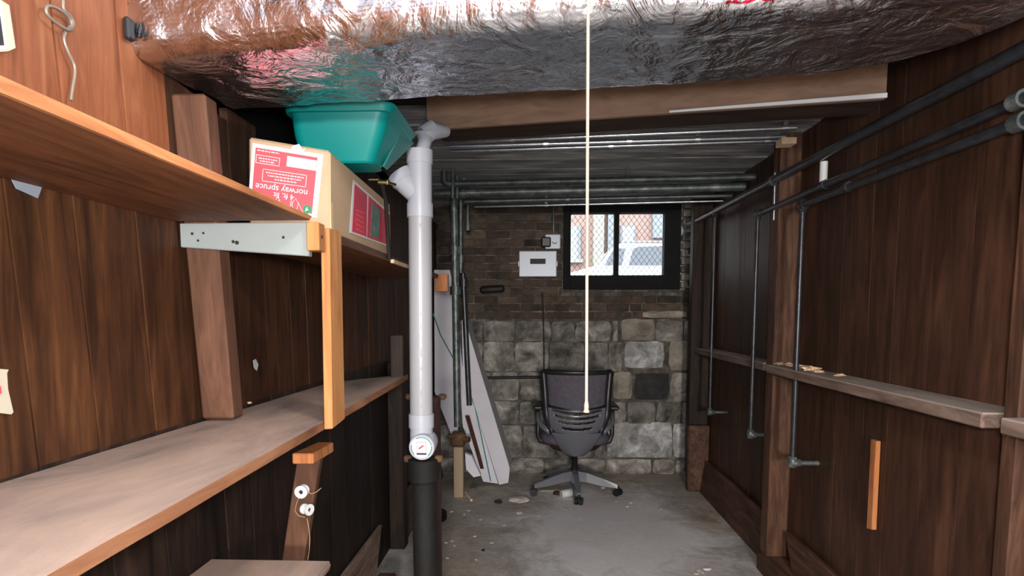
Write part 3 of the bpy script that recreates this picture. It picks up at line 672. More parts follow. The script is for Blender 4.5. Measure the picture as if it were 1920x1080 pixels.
# vertical pipes in the far left corner
def vp(name, px, y0, y1, Y, r, mt, lab, z0=None, z1=None, joints=(), px1=None):
    a, b = onY(px, y0, Y), onY(px1 or px, y1, Y)
    if z1 is not None: a.z = z1
    if z0 is not None: b.z = z0
    o = empty(name, b); tubeo('pipe_run', [b, a], r, mt, o); tag(o, lab, 'pipe')
    for j in joints:
        p = onY(px, j, Y); p.x = a.x+(b.x-a.x)*((a.z-p.z)/(a.z-b.z)); bm = bmesh.new(); tube(bm, [(p.x, Y, p.z-.03), (p.x, Y, p.z+.03)], r*1.5, 14); obj('coupling', bm, mt, o)
    return o
v1 = vp('riser_pipe', 851, 370, 800, 4.72, .027, M['pipe_g'], 'thick dark green riser pipe left of the foam boards, with a rusty valve', None, None, (470, 545), 858)
p = onY(859, 822, 4.72)
bm = bmesh.new(); box(bm, (p.x-.055, 4.68, p.z-.06), (p.x+.055, 4.77, p.z+.05), .018); tube(bm, [(p.x+.03, 4.7, p.z), (p.x+.09, 4.68, p.z)], .022, 10); tube(bm, [(p.x-.075, 4.7, p.z+.02), (p.x-.03, 4.7, p.z+.02)], .02, 10)
obj('valve', bm, M['rust'], v1)
p2 = onY(860, 850, 4.72)
tag(boxo('prop_block', (p2.x-.036, 4.69, 0), (p2.x+.036, 4.75, p.z-.062), M['tan'], None, .004), 'tan wooden prop under the rusty valve of the riser pipe', 'prop')
vp('riser_pipe', 864, 372, 512, 4.86, .014, M['pipe_g'], 'thin rusty green pipe just right of the thick riser', None, None, (485,))
vp('riser_pipe', 877, 384, 430, 4.95, .015, M['pipe_g'], 'short grey pipe hanging between the far ceiling pipe and the brick wall', None, ZC-.001, (425,))
vp('riser_pipe', 868, 512, 760, 5.0, .022, M['pipe_k'], 'black pipe behind the foam boards, right of the thick riser', None, None, (530,), 880)
for px_, yt, Y_, r_, lab in ((849, 292, 4.1, .011, 'nearest of the short pipe stubs in the far left corner'), (857, 300, 4.3, .011, 'second of the short pipe stubs in the far left corner'),
        (865, 308, 4.5, .013, 'third of the short pipe stubs in the far left corner'), (875, 313, 4.7, .016, 'fourth and thickest of the short pipe stubs in the far left corner'), (884, 315, 4.9, .012, 'fifth of the short pipe stubs in the far left corner'), (892, 322, 5.1, .010, 'furthest of the short pipe stubs in the far left corner')):
    vp('pipe_stub', px_, yt, 372, Y_, r_, M['pipe_g'], lab, None, ZC-.001)
# black plate and low pipe on back wall
p = onY(900, 552, YB-.03); q = onY(946, 535, YB-.03)
bm = bmesh.new(); tube(bm, [(p.x, YB-.035, (p.z+q.z)/2+.0), (p.x+.02, YB-.035, (p.z+q.z)/2), (q.x-.02, YB-.035, (p.z+q.z)/2+.01), (q.x, YB-.035, (p.z+q.z)/2+.01)], [.02, .033, .033, .02], 12)
tag(obj('iron_plug', bm, M['black'], None, True), 'black iron stub lying against the bricks left of the grey box', 'iron stub')
a, b = onY(880, 709, YB-.09), onY(1028, 707, YB-.09)
tag(tubeo('low_pipe', [a, b, b+Vector((.02, .06, 0))], .012, M['black']), 'thin black pipe along the stone wall left of the chair', 'pipe')
a, b = onY(1018, 545, YB-.06), onY(1020, 700, YB-.06)
tag(tubeo('wall_cable', [onY(1017, 548, YB-.06), onY(1019, 600, YB-.07), onY(1020, 655, YB-.07), onY(1020, 702, YB-.07)], .006, M['black']), 'black cable running down the stone wall above the chair', 'cable')
# grey box and outlet
p, q = onY(973, 519, YB-.12), onY(1044, 470, YB-.12)
eb = tag(empty('fuse_box', (p.x, YB, p.z)), 'grey metal electrical box with dark label on the back wall, left of the window', 'electrical box')
boxo('body', (p.x+.004, YB-.1, p.z+.004), (q.x-.004, YB-.014, q.z-.004), M['boxgrey'], eb, .008)
boxo('door', (p.x, YB-.116, p.z), (q.x, YB-.101, q.z), M['boxgrey'], eb, .006)
l0, l1 = onY(994, 495, YB-.117), onY(1023, 485, YB-.117)
boxo('dark_label', (l0.x, YB-.119, l0.z), (l1.x, YB-.1165, l1.z), mat('brown_label', (.02, .012, .01), .6), eb)
l0, l1 = onY(1017, 512, YB-.117), onY(1036, 505, YB-.117); boxo('pale_label', (l0.x, YB-.118, l0.z), (l1.x, YB-.1165, l1.z), M['boxgrey'], eb)
for X in (p.x-.006, q.x): boxo('latch', (X, YB-.112, (p.z+q.z)/2-.02), (X+.006, YB-.095, (p.z+q.z)/2+.02), M['boxgrey'], eb)
p, q = onY(1022, 467, YB-.07), onY(1051, 439, YB-.07)
ob = tag(empty('outlet_box', (p.x, YB, p.z)), 'small pale socket box with a black plug, above the grey box', 'socket')
boxo('plate', (p.x, YB-.07, p.z), (q.x, YB-.014, q.z), M['boxgrey'], ob, .006)
a, b = onY(1015, 463, YB-.11), onY(1033, 444, YB-.11); boxo('plug', (a.x, YB-.115, a.z), (b.x, YB-.071, b.z), M['chair_d'], ob, .01)
c0 = onY(1040, 452, YB-.08); bm = bmesh.new(); tube(bm, [c0+Vector((.02*math.cos(t), 0, .02*math.sin(t)-.0)) for t in [-.5-k*.3 for k in range(9)]], .003, 6); obj('plug_lead', bm, M['chair_d'], ob)
a = onY(1038, 440, YB-.04); tag(tubeo('thin_conduit', [a, (a.x-.004, YB-.04, ZC-.001)], .008, M['pipe_g']), 'thin grey-green conduit rising from the socket box', 'conduit')
# ------------------------------------------------------------------ right wall pipes
def pr(px, py, X): return onX(px, py, X)
XP = 1.20
def longpipe(pts, r, lab, far_elbow=None):
    o = empty('wall_pipe', pts[0]); tag(o, lab, 'pipe'); tubeo('pipe_run', pts, r, M['pipe_k'], o, 16); return o
n1_ = pr(1920, 92, XP); f1_ = pr(1287, 424, XP)
z1_ = (n1_.z); d_ = (n1_-f1_).normalized()
P1 = longpipe([f1_, n1_+d_*.7], .0205, 'thickest and highest black pipe running along the right wall')
n2_ = pr(1920, 184, XP); f2_ = pr(1426, 400, XP); d2 = (n2_-f2_).normalized()
P2 = longpipe([n2_+d2*.7]+[f2_], .0155, 'middle of the three black pipes along the right wall')
n3_ = pr(1920, 226, XP); f3_ = pr(1506, 384, XP); d3 = (n3_-f3_).normalized()
P3 = longpipe([n3_+d3*.7]+[f3_], .0155, 'lowest of the three black pipes along the right wall')
for P_, pt, dd, r in ((P1, pr(1449, 340, XP), d_, .027), (P2, pr(1545, 347, XP), d2, .02), (P3, pr(1588, 351, XP), d3, .02), (P2, pr(1910, 188, XP), d2, .023), (P3, pr(1912, 229, XP), d3, .023), (P1, f1_, d_, .026)):
    bm = bmesh.new(); tube(bm, [pt-dd*.02, pt+dd*.02], r, 14); obj('coupling', bm, M['pipe_g'] if pt.y < 1.75 else M['pipe_k'], P_)
def drop(topx, topy, botx, boty, endx, endy, r, lab, Yt):
    t = pr(topx, topy, XP); b = onY(botx, boty, t.y); b.x = XP; o = empty('drop_pipe', b); tag(o, lab, 'pipe')
    tubeo('pipe_run', [t+Vector((0, 0, -.005)), b], r, M['pipe_k'], o, 12)
    bm = bmesh.new(); tube(bm, [t+Vector((0, 0, .028)), t+Vector((0, 0, -.03))], r*1.6, 12); tube(bm, [t+Vector((0, .01, 0)), t+Vector((0, -.035, 0))], r*1.6, 12); obj('elbow', bm, M['pipe_k'], o, True)
    bm = bmesh.new(); tube(bm, [b+Vector((0, 0, .03)), b+Vector((0, 0, -.02))], r*1.6, 12); tube(bm, [b+Vector((-.015, 0, 0)), b+Vector((.035, 0, 0))], r*1.6, 12); obj('elbow', bm, M['pipe_g'], o, True)
    tubeo('nipple', [b, (XR+.01, b.y, b.z+.0)], r, M['pipe_g'], o, 12); return t
drop(1341, 400, 1338, 773, 1365, 775, .0105, 'furthest thin black pipe dropping down the right wall', 0)
drop(1421, 401, 1404, 815, 1424, 815, .0115, 'middle thin black pipe dropping down the right wall, left of the stud', 0)
drop(1505, 386, 1494, 868, 1540, 875, .0125, 'nearest thin black pipe dropping down the right wall, right of the stud', 0)
a = pr(1541, 306, XP+.03); b = pr(1541, 343, XP+.03)
tag(tubeo('pipe_hanger', [(XP+.035, b.y, b.z-.004), (XP+.035, b.y, a.z+.004)], .0165, M['white'], None, 16), 'short white pipe piece standing on the middle black pipe', 'pipe piece')
a = pr(1449, 350, XS-.006)
tag(tubeo('thin_rod', [(XS-.008, 3.41, 2.10), (XS-.006, 3.41, 1.86)], .006, M['conduit']), 'short thin metal rod on the middle right stud', 'rod')
# nailed stick
a, b = onX(1637, 825, XR-.02), onX(1629, 990, XR-.02)
hexo_pts = [(XR-.02, b.y-.022, b.z), (XR-.001, b.y-.022, b.z), (XR-.001, b.y+.018, b.z-.008), (XR-.02, b.y+.018, b.z-.008), (XR-.02, a.y-.022, a.z), (XR-.001, a.y-.022, a.z), (XR-.001, a.y+.018, a.z), (XR-.02, a.y+.018, a.z)]
tag(hexo('nailed_stick', hexo_pts, M['stick'], None, .002), 'short orange wood strip nailed upright on the lower right wall', 'wood strip')
# chips on the rail
for k, (px_, py_, s_) in enumerate([(1463, 680, 6), (1470, 683, 5), (1480, 684, 8), (1488, 684, 6), (1507, 682, 11), (1512, 688, 9), (1519, 688, 10), (1528, 688, 12), (1531, 683, 10), (1538, 693, 7), (1573, 698, 7), (1500, 690, 8)]):
    p = onX(px_, py_, 1.25); s = s_*.0011*(p.y/3)*1.4; bm = bmesh.new()
    bmesh.ops.create_icosphere(bm, subdivisions=1, radius=s)
    for v_ in bm.verts: v_.co = v_.co*R.uniform(.7, 1.25); v_.co.z = v_.co.z*.7
    zmin = min(v_.co.z for v_ in bm.verts)
    for v_ in bm.verts: v_.co += Vector((1.25+R.uniform(-.03, .03), p.y, zr_-zmin))
    tag(obj('wood_chip', bm, M['bark']), 'pale crumb of wood lying on the right wall ledge beside the near drop pipe', 'chip', 'pale crumbs on the ledge')

# ------------------------------------------------------------------ PVC stack
PY = 2.37
pv = empty('pvc_drain_pipe', onY(790, 870, PY)); tag(pv, 'white plastic drain pipe with wye and cleanout, left of the centre', 'drain pipe')
def pp(px, py, Y=PY): return onY(px, py, Y)
pc = lambda y: 787.5+(y-400)*.0065
def seg(name, y0, y1, r, mt=M['pvc2'], r1=None):
    a, b = pp(pc(y0), y0), pp(pc(y1), y1); bm = bmesh.new(); tube(bm, [b, a], [r1 or r, r], 32); o = obj(name, bm, mt, pv, True); sharp(o); return o
seg('pipe', 405, 782, .0425, M['pvc'])
seg('collar', 382, 408, .0475)
seg('wye_body', 300, 385, .0440)
seg('collar', 282, 308, .0475)
# wye branch
a, b = pp(789, 384), pp(748, 325); ax = (b-a).normalized(); b2 = b
bm = bmesh.new(); tube(bm, [a+Vector((0, 0, .03)), b-ax*.035, b-ax*.034, b2], [.042, .043, .047, .047], 28, True); o = obj('wye_branch', bm, M['pvc2'], pv, True); sharp(o)
# top offset and elbow
a = pp(790, 284); b = pp(796, 268); c_ = pp(797, 250, PY+.02); e = pp(836, 246, PY+.10)
bm = bmesh.new(); tube(bm, [a+Vector((0, 0, -.01)), b, c_+Vector((0,0,-.012)), c_], [.024, .024, .030, .040], 24)
o = obj('reducer', bm, M['pvc2'], pv, True); sharp(o)
bm = bmesh.new(); tube(bm, [c_+Vector((-.005, 0, -.008)), c_+Vector((.02, .01, .014)), e], [.036, .036, .022], 24); o = obj('elbow', bm, M['pvc2'], pv, True); sharp(o)
seg('collar', 776, 801, .0475)
seg('cleanout_tee', 799, 845, .043)
k_ = pp(790.5, 839, PY-.08)
bm = bmesh.new(); tube(bm, [k_+Vector((0, .13, 0)), k_+Vector((0, .004, 0)), k_], [.040, .048, .046], 32); o = obj('cleanout_cap', bm, M['pvc2'], pv, True); sharp(o)
bm = bmesh.new(); tube(bm, [k_+Vector((0, -.002, 0)), k_+Vector((0, .001, 0))], .039, 32); lab_ = obj('sticker', bm, M['white'], o)
def flat(name, cx, cz, w_, h2, mt, par, dy_=-.003, rot=0):
    ob_ = boxo(name, (-w_/2, 0, -h2/2), (w_/2, .0008, h2/2), mt, par); ob_.matrix_world = Matrix.Translation(k_+Vector((cx, dy_, cz)))@Matrix.Rotation(rot, 4, 'Y'); return ob_
flat('plug_square', 0, 0, .036, .042, mat('grey_line', (.35, .36, .38), .5), o, -.0030); flat('plug_face', 0, 0, .032, .038, M['white'], o, -.0040)
flat('plug_shadow', 0, -.0235, .036, .006, M['chair_d'], o, -.0035); flat('red_mark', -.001, .002, .021, .006, M['red'], o, -.005, -.6)
bm = bmesh.new()
for t0, t1 in ((.25, 2.1), (-.9, .15), (2.9, 3.9)):
    tube(bm, [k_+Vector((.037*math.cos(t0+(t1-t0)*i/10), -.0022, .037*math.sin(t0+(t1-t0)*i/10))) for i in range(11)], .0016, 5)
obj('teal_pen_arc', bm, M['film'], o)
# printed line on the pipe
bm = bmesh.new()
for yy, l_ in ((590, 10), (612, 14), (640, 5), (660, 18), (690, 8), (712, 4), (735, 14), (425, 8), (760, 6)):
    p = pp(pc(yy)+4, yy); box(bm, (p.x-.0014, PY-.0425, p.z-l_*.00085), (p.x+.0014, PY-.0415, p.z+l_*.00085))
tag(obj('print_line', bm, M['ink'], pv))
# cast iron pipe below
ci = tag(empty('cast_iron_pipe', (pp(797, 1000).x, PY, 0)), 'black cast iron soil pipe standing on the floor under the white pipe', 'pipe')
a = pp(794, 858); b = Vector((pp(800, 1070).x, PY, 0))
bm = bmesh.new(); tube(bm, [b, b+(a-b)*.995], .0465, 28); obj('barrel', bm, M['iron'], ci, True)
bm = bmesh.new(); tube(bm, [a+Vector((0, 0, -.09)), a+Vector((0, 0, -.085)), a+Vector((0, 0, -.004)), a], [.049, .058, .058, .050], 28); o = obj('hub', bm, M['iron'], ci, True); sharp(o)
for sx in (-1, 1):
    bm = bmesh.new(); c2 = a+Vector((sx*.058, 0, -.005)); box(bm, c2-Vector((.016, .014, .012)), c2+Vector((.016, .014, .014)), .006); obj('lug', bm, M['rust'], ci)
# dark cast iron behind
bx = pp(798, 740, PY+.25)
cb_ = tag(empty('iron_wye', (bx.x, PY+.22, 0)), 'dark rusty cast iron fitting half hidden behind the white pipe', 'pipe fitting')
t_ = onY(797, 745, PY+.22); bb = onY(800, 862, PY+.22)
bm = bmesh.new(); tube(bm, [(t_.x, PY+.24, 0), (t_.x, PY+.24, t_.z-.02), (t_.x, PY+.24, t_.z)], [.06, .06, .066], 24); obj('barrel', bm, mat('maroon_iron', (.035, .014, .012), .6), cb_, True)
for sx in (-1, 1): bm = bmesh.new(); c2 = Vector((t_.x+sx*.068, PY+.24, t_.z)); box(bm, c2-Vector((.016, .014, .012)), c2+Vector((.016, .014, .012)), .006); obj('lug', bm, M['rust'], cb_)
pz = onY(760, 628, 2.68); tag(boxo('dark_stub', (-.60, 2.56, ZL), (-.545, 2.615, onY(760, 628, 2.56).z), M['plank_d'], None, .004), 'dark wood stub at the far end of the lower shelf, beside the white pipe', 'wood stub')
p = onZ(832, 965, .03)
bm = bmesh.new(); tube(bm, [(p.x-.09, p.y, 0), (p.x-.09, p.y, .045)], .11, 24); tube(bm, [(p.x-.09, p.y, .045), (p.x-.09, p.y, .06)], [.085, .08], 24)
tag(obj('iron_floor_fitting', bm, M['iron'], None, False), 'round black iron fitting on the floor behind the soil pipe', 'floor fitting')
# brass valve
p = onY(716, 341, 2.2); bv = empty('brass_valve', p); tag(bv, 'small brass valve beside the white pipe branch', 'valve')
bm = bmesh.new(); tube(bm, [p+Vector((-.012, 0, 0)), p+Vector((.018, 0, -.002))], .008, 12); obj('body', bm, M['brass'], bv)
bm = bmesh.new(); box(bm, p+Vector((-.045, -.004, .004)), p+Vector((-.010, .004, .010)), .001); obj('lever', bm, M['brass'], bv)
bm = bmesh.new(); tube(bm, [p+Vector((.018, 0, -.002)), p+Vector((.04, .03, -.004))], .005, 8); obj('stem', bm, M['brass'], bv)
tag(tubeo('valve_pipe', [p+Vector((.0, .0, -.009)), p+Vector((.0, .05, -.05)), p+Vector((0, .09, -.25)), (p.x, p.y+.12, ZU-.008)], .007, M['iron']), 'small dark tube rising from the shelf to the brass valve', 'pipe')

# ------------------------------------------------------------------ cardboard box with labels
def textmesh(name, s, size, mt, M4, par, ext=.0004):
    cu = bpy.data.curves.new(name, 'FONT'); cu.body = s; cu.size = size; cu.extrude = ext; cu.align_x = 'CENTER'; cu.align_y = 'CENTER'; cu.resolution_u = 3
    t = bpy.data.objects.new(name+'_tmp', cu); C.objects.link(t); bpy.context.view_layer.update()
    me = bpy.data.meshes.new_from_object(t.evaluated_get(bpy.context.evaluated_depsgraph_get())); bpy.data.objects.remove(t)
    o = link(name, me, mt, par); o.matrix_world = M4; return o
BXT = ZU-.008
fr = onY(616, 418, 1.70); fl_ = onY(465, 300, 1.70)
bx0, bx1, by0, by1 = fl_.x-.005, -.552, 1.70, 2.40
bh = onY(618, 282, 1.70).z
bh0 = onY(475, 256, 1.70).z
tb_ = tag(empty('cardboard_box', ((bx0+bx1)/2, by0, BXT)), 'tan cardboard box with red tree labels, upside down, on the upper shelf', 'box')
hexo('carton', [(bx0, by0, BXT), (bx1, by0, BXT), (bx1, by1, BXT), (bx0, by1, BXT), (bx0+.008, by0, bh0), (bx1+.004, by0, bh), (bx1, by1, bh-.02), (bx0+.008, by1, bh0-.02)], M['card'], tb_, .006)
def quadY(name, px, mt, dy_, par):
    bm = bmesh.new(); prism(bm, [onY(a, b, by0-dy_) for a, b in px], (0, .0006, 0)); return obj(name, bm, mt, par)
Q = [(474, 268), (606, 290), (594, 408), (464, 392)]
def qi(u, v_): # u right, v down in label
    a = Vector(Q[0])*(1-u)+Vector(Q[1])*u; b = Vector(Q[3])*(1-u)+Vector(Q[2])*u; return tuple(a*(1-v_)+b*v_)
def qr(name, u0, v0, u1, v1_, mt, dy_, par): return quadY(name, [qi(u0, v0), qi(u1, v0), qi(u1, v1_), qi(u0, v1_)], mt, dy_, par)
lb_ = qr('front_label', 0, 0, 1, 1, M['white'], .0012, tb_)
qr('red_panel', .045, .06, .925, .95, M['red'], .002, lb_)
qr('white_sticker', .50, .11, .92, .27, M['white'], .0028, lb_)
for k in range(12): u = .78+k*.0095; qr('barcode_bar', u, .14, u+.005, .25, M['ink'], .0034, lb_)
def frame(u0, v0, u1, v1_, t=.008):
    for r_ in ((u0, v0, u1, v0+t*1.2), (u0, v1_-t*1.2, u1, v1_), (u0, v0, u0+t, v1_), (u1-t, v0, u1, v1_)): qr('box_outline', *r_, M['pink'], .0026, lb_)
frame(.06, .16, .40, .29); frame(.17, .36, .80, .55)
for v0, ua, ub in ((.20, .10, .36), (.24, .12, .33), (.40, .22, .76), (.445, .25, .72), (.49, .35, .66), (.085, .07, .38)):
    k = ua
    while k < ub: l_ = R.uniform(.015, .05); qr('small_print', k, v0, min(k+l_, ub), v0+.018, M['pink'], .0026, lb_); k += l_+.012
def tmat(u, v_, rot=math.pi):
    p = onY(*qi(u, v_), by0-.0032); a = onY(*qi(u+.1, v_), by0-.0032); ang = math.atan2((a-p).z, (a-p).x)
    return Matrix.Translation(p)@Matrix.Rotation(-ang, 4, 'Y')@Matrix.Rotation(math.pi/2, 4, 'X')@Matrix.Rotation(rot, 4, 'Z')
textmesh('lettering', 'norway spruce', .0235, M['white'], tmat(.46, .635), lb_)
textmesh('lettering', '4 ft. lit', .021, M['white'], tmat(.5, .73), lb_)
# tree picture strokes and number dot
bm = bmesh.new()
for (a0, a1) in (((.33, .93), (.42, .75)), ((.50, .93), (.42, .75)), ((.60, .72), (.66, .95)), ((.67, .74), (.82, .98)), ((.44, .80), (.36, .93)), ((.60, .80), (.62, .93)), ((.72, .8), (.70, .93)), ((.66, .76), (.60, .9))):
    tube(bm, [onY(*qi(*a0), by0-.0022), onY(*qi(*a1), by0-.0022)], .0007, 5)
obj('tree_outline', bm, M['pink'], lb_)
p = onY(*qi(.85, .89), by0-.003); bm = bmesh.new(); tube(bm, [p, p+Vector((0, .0008, 0))], .0115, 24); obj('green_dot', bm, M['green'], lb_)
textmesh('lettering', '4', .017, M['white'], tmat(.85, .89, math.pi-.3), lb_).location.y -= .001
bm = bmesh.new(); prism(bm, [onY(a, b, by0-.005) for a, b in ((545, 281), (549, 273), (561, 270), (567, 280), (573, 278), (568, 287), (556, 285))], (0, .001, 0)); obj('torn_tape', bm, M['white'], tb_)
boxo('tape', (bx1-.002, by0+.004, BXT+.002), (bx1+.0015, by0+.022, bh-.004), mat('brown_tape', (.58, .38, .20), .35), tb_)
# side label
def quadX(name, px, mt, dx_, par):
    bm = bmesh.new(); prism(bm, [onX(a, b, bx1+.001+dx_) for a, b in px], (.0006, 0, 0)); return obj(name, bm, mt, par)
sl_ = quadX('side_label', [(662, 337), (731, 399), (728, 462), (655, 436)], M['white'], .0010, tb_)
quadX('red_panel', [(665, 345), (688, 365), (687, 444), (660, 434)], M['red_d'], .002, sl_)
quadX('red_panel', [(691, 367), (731, 403), (728, 459), (688, 445)], M['red_d'], .002, sl_)
quadX('tree_photo', [(698, 381), (713, 394), (711, 447), (694, 442)], M['treepic'], .003, sl_)
for k in range(5): quadX('small_print', [(668, 392+k*9), (682, 399+k*9), (682, 401+k*9), (668, 394+k*9)], M['red'], .0028, sl_)

# ------------------------------------------------------------------ teal tub
bm = bmesh.new(); TZ1 = 1.38+.615; TZ0 = 1.38+.455
def rrect(x0, x1, y0, y1, r, z, n_=5):
    out = []
    for cx, cy, a0 in ((x1-r, y0+r, -90), (x1-r, y1-r, 0), (x0+r, y1-r, 90), (x0+r, y0+r, 180)):
        for k in range(n_+1): t = math.radians(a0+90*k/n_); out.append((cx+r*math.cos(t), cy+r*math.sin(t), z))
    return out
T = (-.745, -.44, 1.92, 2.28); Bm = (-.74, -.50, 1.97, 2.10)
lerp = lambda a, b, t: a+(b-a)*t
prof = [(0, 0), (.05, .008), (.5, 0), (.86, 0), (.861, -.012), (1.0, -.014), (1.0, .0), (.9, .012), (.1, .014), (.06, .03)]
rings = []
for t, ins in prof:
    X0, X1, Y0, Y1 = [lerp(b, a, t) for a, b in zip(T, Bm)]
    tt = t
    rings.append([bm.verts.new(q) for q in rrect(X0+ins, X1-ins, Y0+ins, Y1-ins, .035, lerp(TZ0, TZ1, tt)-.0)])
n_ = len(rings[0])
for a, b in zip(rings, rings[1:]):
    for k in range(n_): bm.faces.new((a[k], a[(k+1) % n_], b[(k+1) % n_], b[k]))
bm.faces.new(rings[0][::-1]); bm.faces.new(rings[-1])
tub = empty('teal_tub', (-.6, 2.1, TZ0)); tag(tub, 'teal plastic tub lying on the cardboard box under the duct', 'tub')
ob_ = obj('shell', bm, M['teal'], tub, True); sharp(ob_, .5)
# ribs on the right side panel
for k in range(1):
    t0 = .08; pts = []
    bm = bmesh.new()
    X1a, X1b = lerp(Bm[1], T[1], .06)+.002, lerp(Bm[1], T[1], .84)+.002
    hexa(bm, [(X1a-.004, 2.06, TZ0+.01), (X1a+.003, 2.06, TZ0+.01), (X1a+.003, 2.11, TZ0+.01), (X1a-.004, 2.11, TZ0+.01), (X1b-.004, 2.14, TZ0+.15), (X1b+.003, 2.14, TZ0+.15), (X1b+.003, 2.33, TZ0+.15), (X1b-.004, 2.33, TZ0+.15)], .002)
    obj('rib_panel', bm, M['teal_d'], tub)

# ------------------------------------------------------------------ foam boards
def slabo(name, pts, Y0, Y1, mt, par): # quad px on plane Y0, extruded to Y1
    bm = bmesh.new(); prism(bm, [onY(a, b, Y0) for a, b in pts], (0, Y1-Y0, 0)); return obj(name, bm, mt, par)
def foam(pts, Y0, Y1, lab, line):
    o = empty('foam_board', onY(*pts[-1], Y0)); tag(o, lab, 'foam board'); slabo('panel', pts, Y0, Y1, M['foam'], o)
    if line: 
        bm = bmesh.new(); tube(bm, [onY(a, b, Y0-.003) for a, b in line], .005, 6); obj('green_edge', bm, M['film'], o)
fo = [(872, 612), (879, 636), (956, 880), (953, 903), (937, 909), (876, 680)]
foam([(866, 600), (872, 600), (956, 878), (953, 905), (936, 909), (868, 690)], 5.02, 5.38, 'whitest foam board, rightmost of the leaning ones', None)
foam([(862, 640), (867, 686), (934, 907), (906, 903), (868, 800), (860, 700)], 5.05, 5.40, 'grey-white foam board with a green edge, beside the whitest one', [(874, 722), (890, 760), (903, 820), (920, 902)])
foam([(814, 506), (843, 506), (856, 560), (858, 835), (846, 815), (815, 735)], 4.95, 5.0, 'large foam board left of the thick riser pipe', [(812, 588), (826, 628), (850, 672)])
foam([(872, 850), (884, 855), (901, 892), (888, 895), (874, 880)], 4.92, 4.98, 'short foam offcut on the floor behind the prop', None)
a = onY(872, 780, 4.9); b = onZ(908, 905, .01)
tag(hexo('lath', [b, b+Vector((.03, 0, 0)), b+Vector((.03, .03, 0)), b+Vector((0, .03, 0)), a, a+Vector((.03, 0, 0)), a+Vector((.03, .03, 0)), a+Vector((0, .03, 0))], M['post'], None), 'thin brown lath leaning in front of the foam boards', 'lath')

# ------------------------------------------------------------------ office chair
ch0 = onZ(1077, 922, 0)
ch = empty('office_chair', (ch0.x, 4.88, 0), False); tag(ch, 'grey mesh-backed swivel chair facing away, by the stone wall', 'office chair')
def hw(z):
    P_ = [(.315, .055), (.335, .085), (.38, .118), (.44, .150), (.50, .182), (.56, .208), (.62, .225), (.68, .232), (.80, .240), (.93, .252), (.965, .256)]
    for (a, b), (c1, d1) in zip(P_, P_[1:]):
        if z <= c1: return b+(d1-b)*(z-a)/(c1-a)
    return P_[-1][1]
def by(z, u):
    base = -.25+.02*max(0, z-.6)*2 - .03*math.exp(-((z-.62)/.10)**2)
    if z < .56: base += (.56-z)**1.6*1.0
    return base+.09*u*u*(1 if z > .5 else .6)
def sheet_grid(name, z0, z1, nz, nu, mt, skip=None, u0=-1, u1=1, off=0, th=.012, par=ch, inset=1.0):
    bm = bmesh.new(); G = []
    for i in range(nz+1):
        z = z0+(z1-z0)*i/nz; G.append([bm.verts.new((hw(z)*inset*(u0+(u1-u0)*j/nu), by(z, u0+(u1-u0)*j/nu)+off, z)) for j in range(nu+1)])
    for i in range(nz):
        for j in range(nu):
            zc_ = z0+(z1-z0)*(i+.5)/nz; uc = (u0+(u1-u0)*(j+.5)/nu)
            if skip and skip(zc_, uc*hw(zc_)): continue
            bm.faces.new((G[i][j], G[i][j+1], G[i+1][j+1], G[i+1][j]))
    loose = [v_ for v_ in bm.verts if not v_.link_faces]; bmesh.ops.delete(bm, geom=loose, context='VERTS')
    bmesh.ops.recalc_face_normals(bm, faces=bm.faces)
    o = obj(name, bm, mt, par, True); md = o.modifiers.new('solid', 'SOLIDIFY'); md.thickness = th; md.offset = 0; sharp(o, .9); return o
slots = [(.655, .185), (.620, .165), (.585, .14), (.540, .11)]
def skip(z, x):
    for zs_, hwid in slots:
        zc_ = zs_+.03*(x/.2)**2
        if abs(z-zc_) < (.0085 if zs_ > .56 else .0105) and abs(x) < hwid: return True
    return False
sheet_grid('back_shell', .318, .69, 74, 48, M['chair'], skip, th=.016)
sheet_grid('mesh_back', .675, .95, 12, 20, M['meshf'], None, -.9, .9, .006, .006)
for s in (-1, 1):
    bm = bmesh.new(); tube(bm, [(s*hw(z)*.97, by(z, .97)+.0, z) for z in [.50+.46*i/16 for i in range(17)]], [.022]*4+[.026]*13, 10); obj('back_frame', bm, M['chair_d'], ch, True)
bm = bmesh.new(); tube(bm, [(hw(.95)*u, by(.95, u)+.002, .952) for u in [-.97+1.94*i/16 for i in range(17)]], .021, 10); obj('top_rail', bm, M['chair_d'], ch, True)
bm = bmesh.new(); tube(bm, [(hw(.675)*u, by(.675, u)+.002, .679+.03*u*u) for u in [-.9+1.8*i/16 for i in range(17)]], .010, 8); obj('mesh_clip', bm, M['chair_d'], ch, True)
# seat
bm = bmesh.new(); rg = []
for t, zz in ((.80, .385), (.95, .395), (1.0, .42), (1.0, .45), (.93, .475), (.6, .485), (.1, .486)):
    rg.append([bm.verts.new((.265*t*abs(math.cos(a))**.6*(1 if math.cos(a) > 0 else -1), .07+.22*t*abs(math.sin(a))**.6*(1 if math.sin(a) > 0 else -1), zz)) for a in [2*math.pi*k/32 for k in range(32)]])
for a, b in zip(rg, rg[1:]):
    for k in range(32): bm.faces.new((a[k], a[(k+1) % 32], b[(k+1) % 32], b[k]))
bm.faces.new(rg[0]); bm.faces.new(rg[-1]); obj('seat', bm, M['meshf'], ch, True)
bm = bmesh.new(); rg = []
for t, zz in ((.25, .30), (.7, .33), (.93, .384)):
    rg.append([bm.verts.new((.25*t*math.cos(a), .07+.20*t*math.sin(a), zz)) for a in [2*math.pi*k/24 for k in range(24)]])
for a, b in zip(rg, rg[1:]):
    for k in range(24): bm.faces.new((a[k], a[(k+1) % 24], b[(k+1) % 24], b[k]))
bm.faces.new(rg[0]); bm.faces.new(rg[-1]); obj('seat_pan', bm, M['seat'], ch, True)
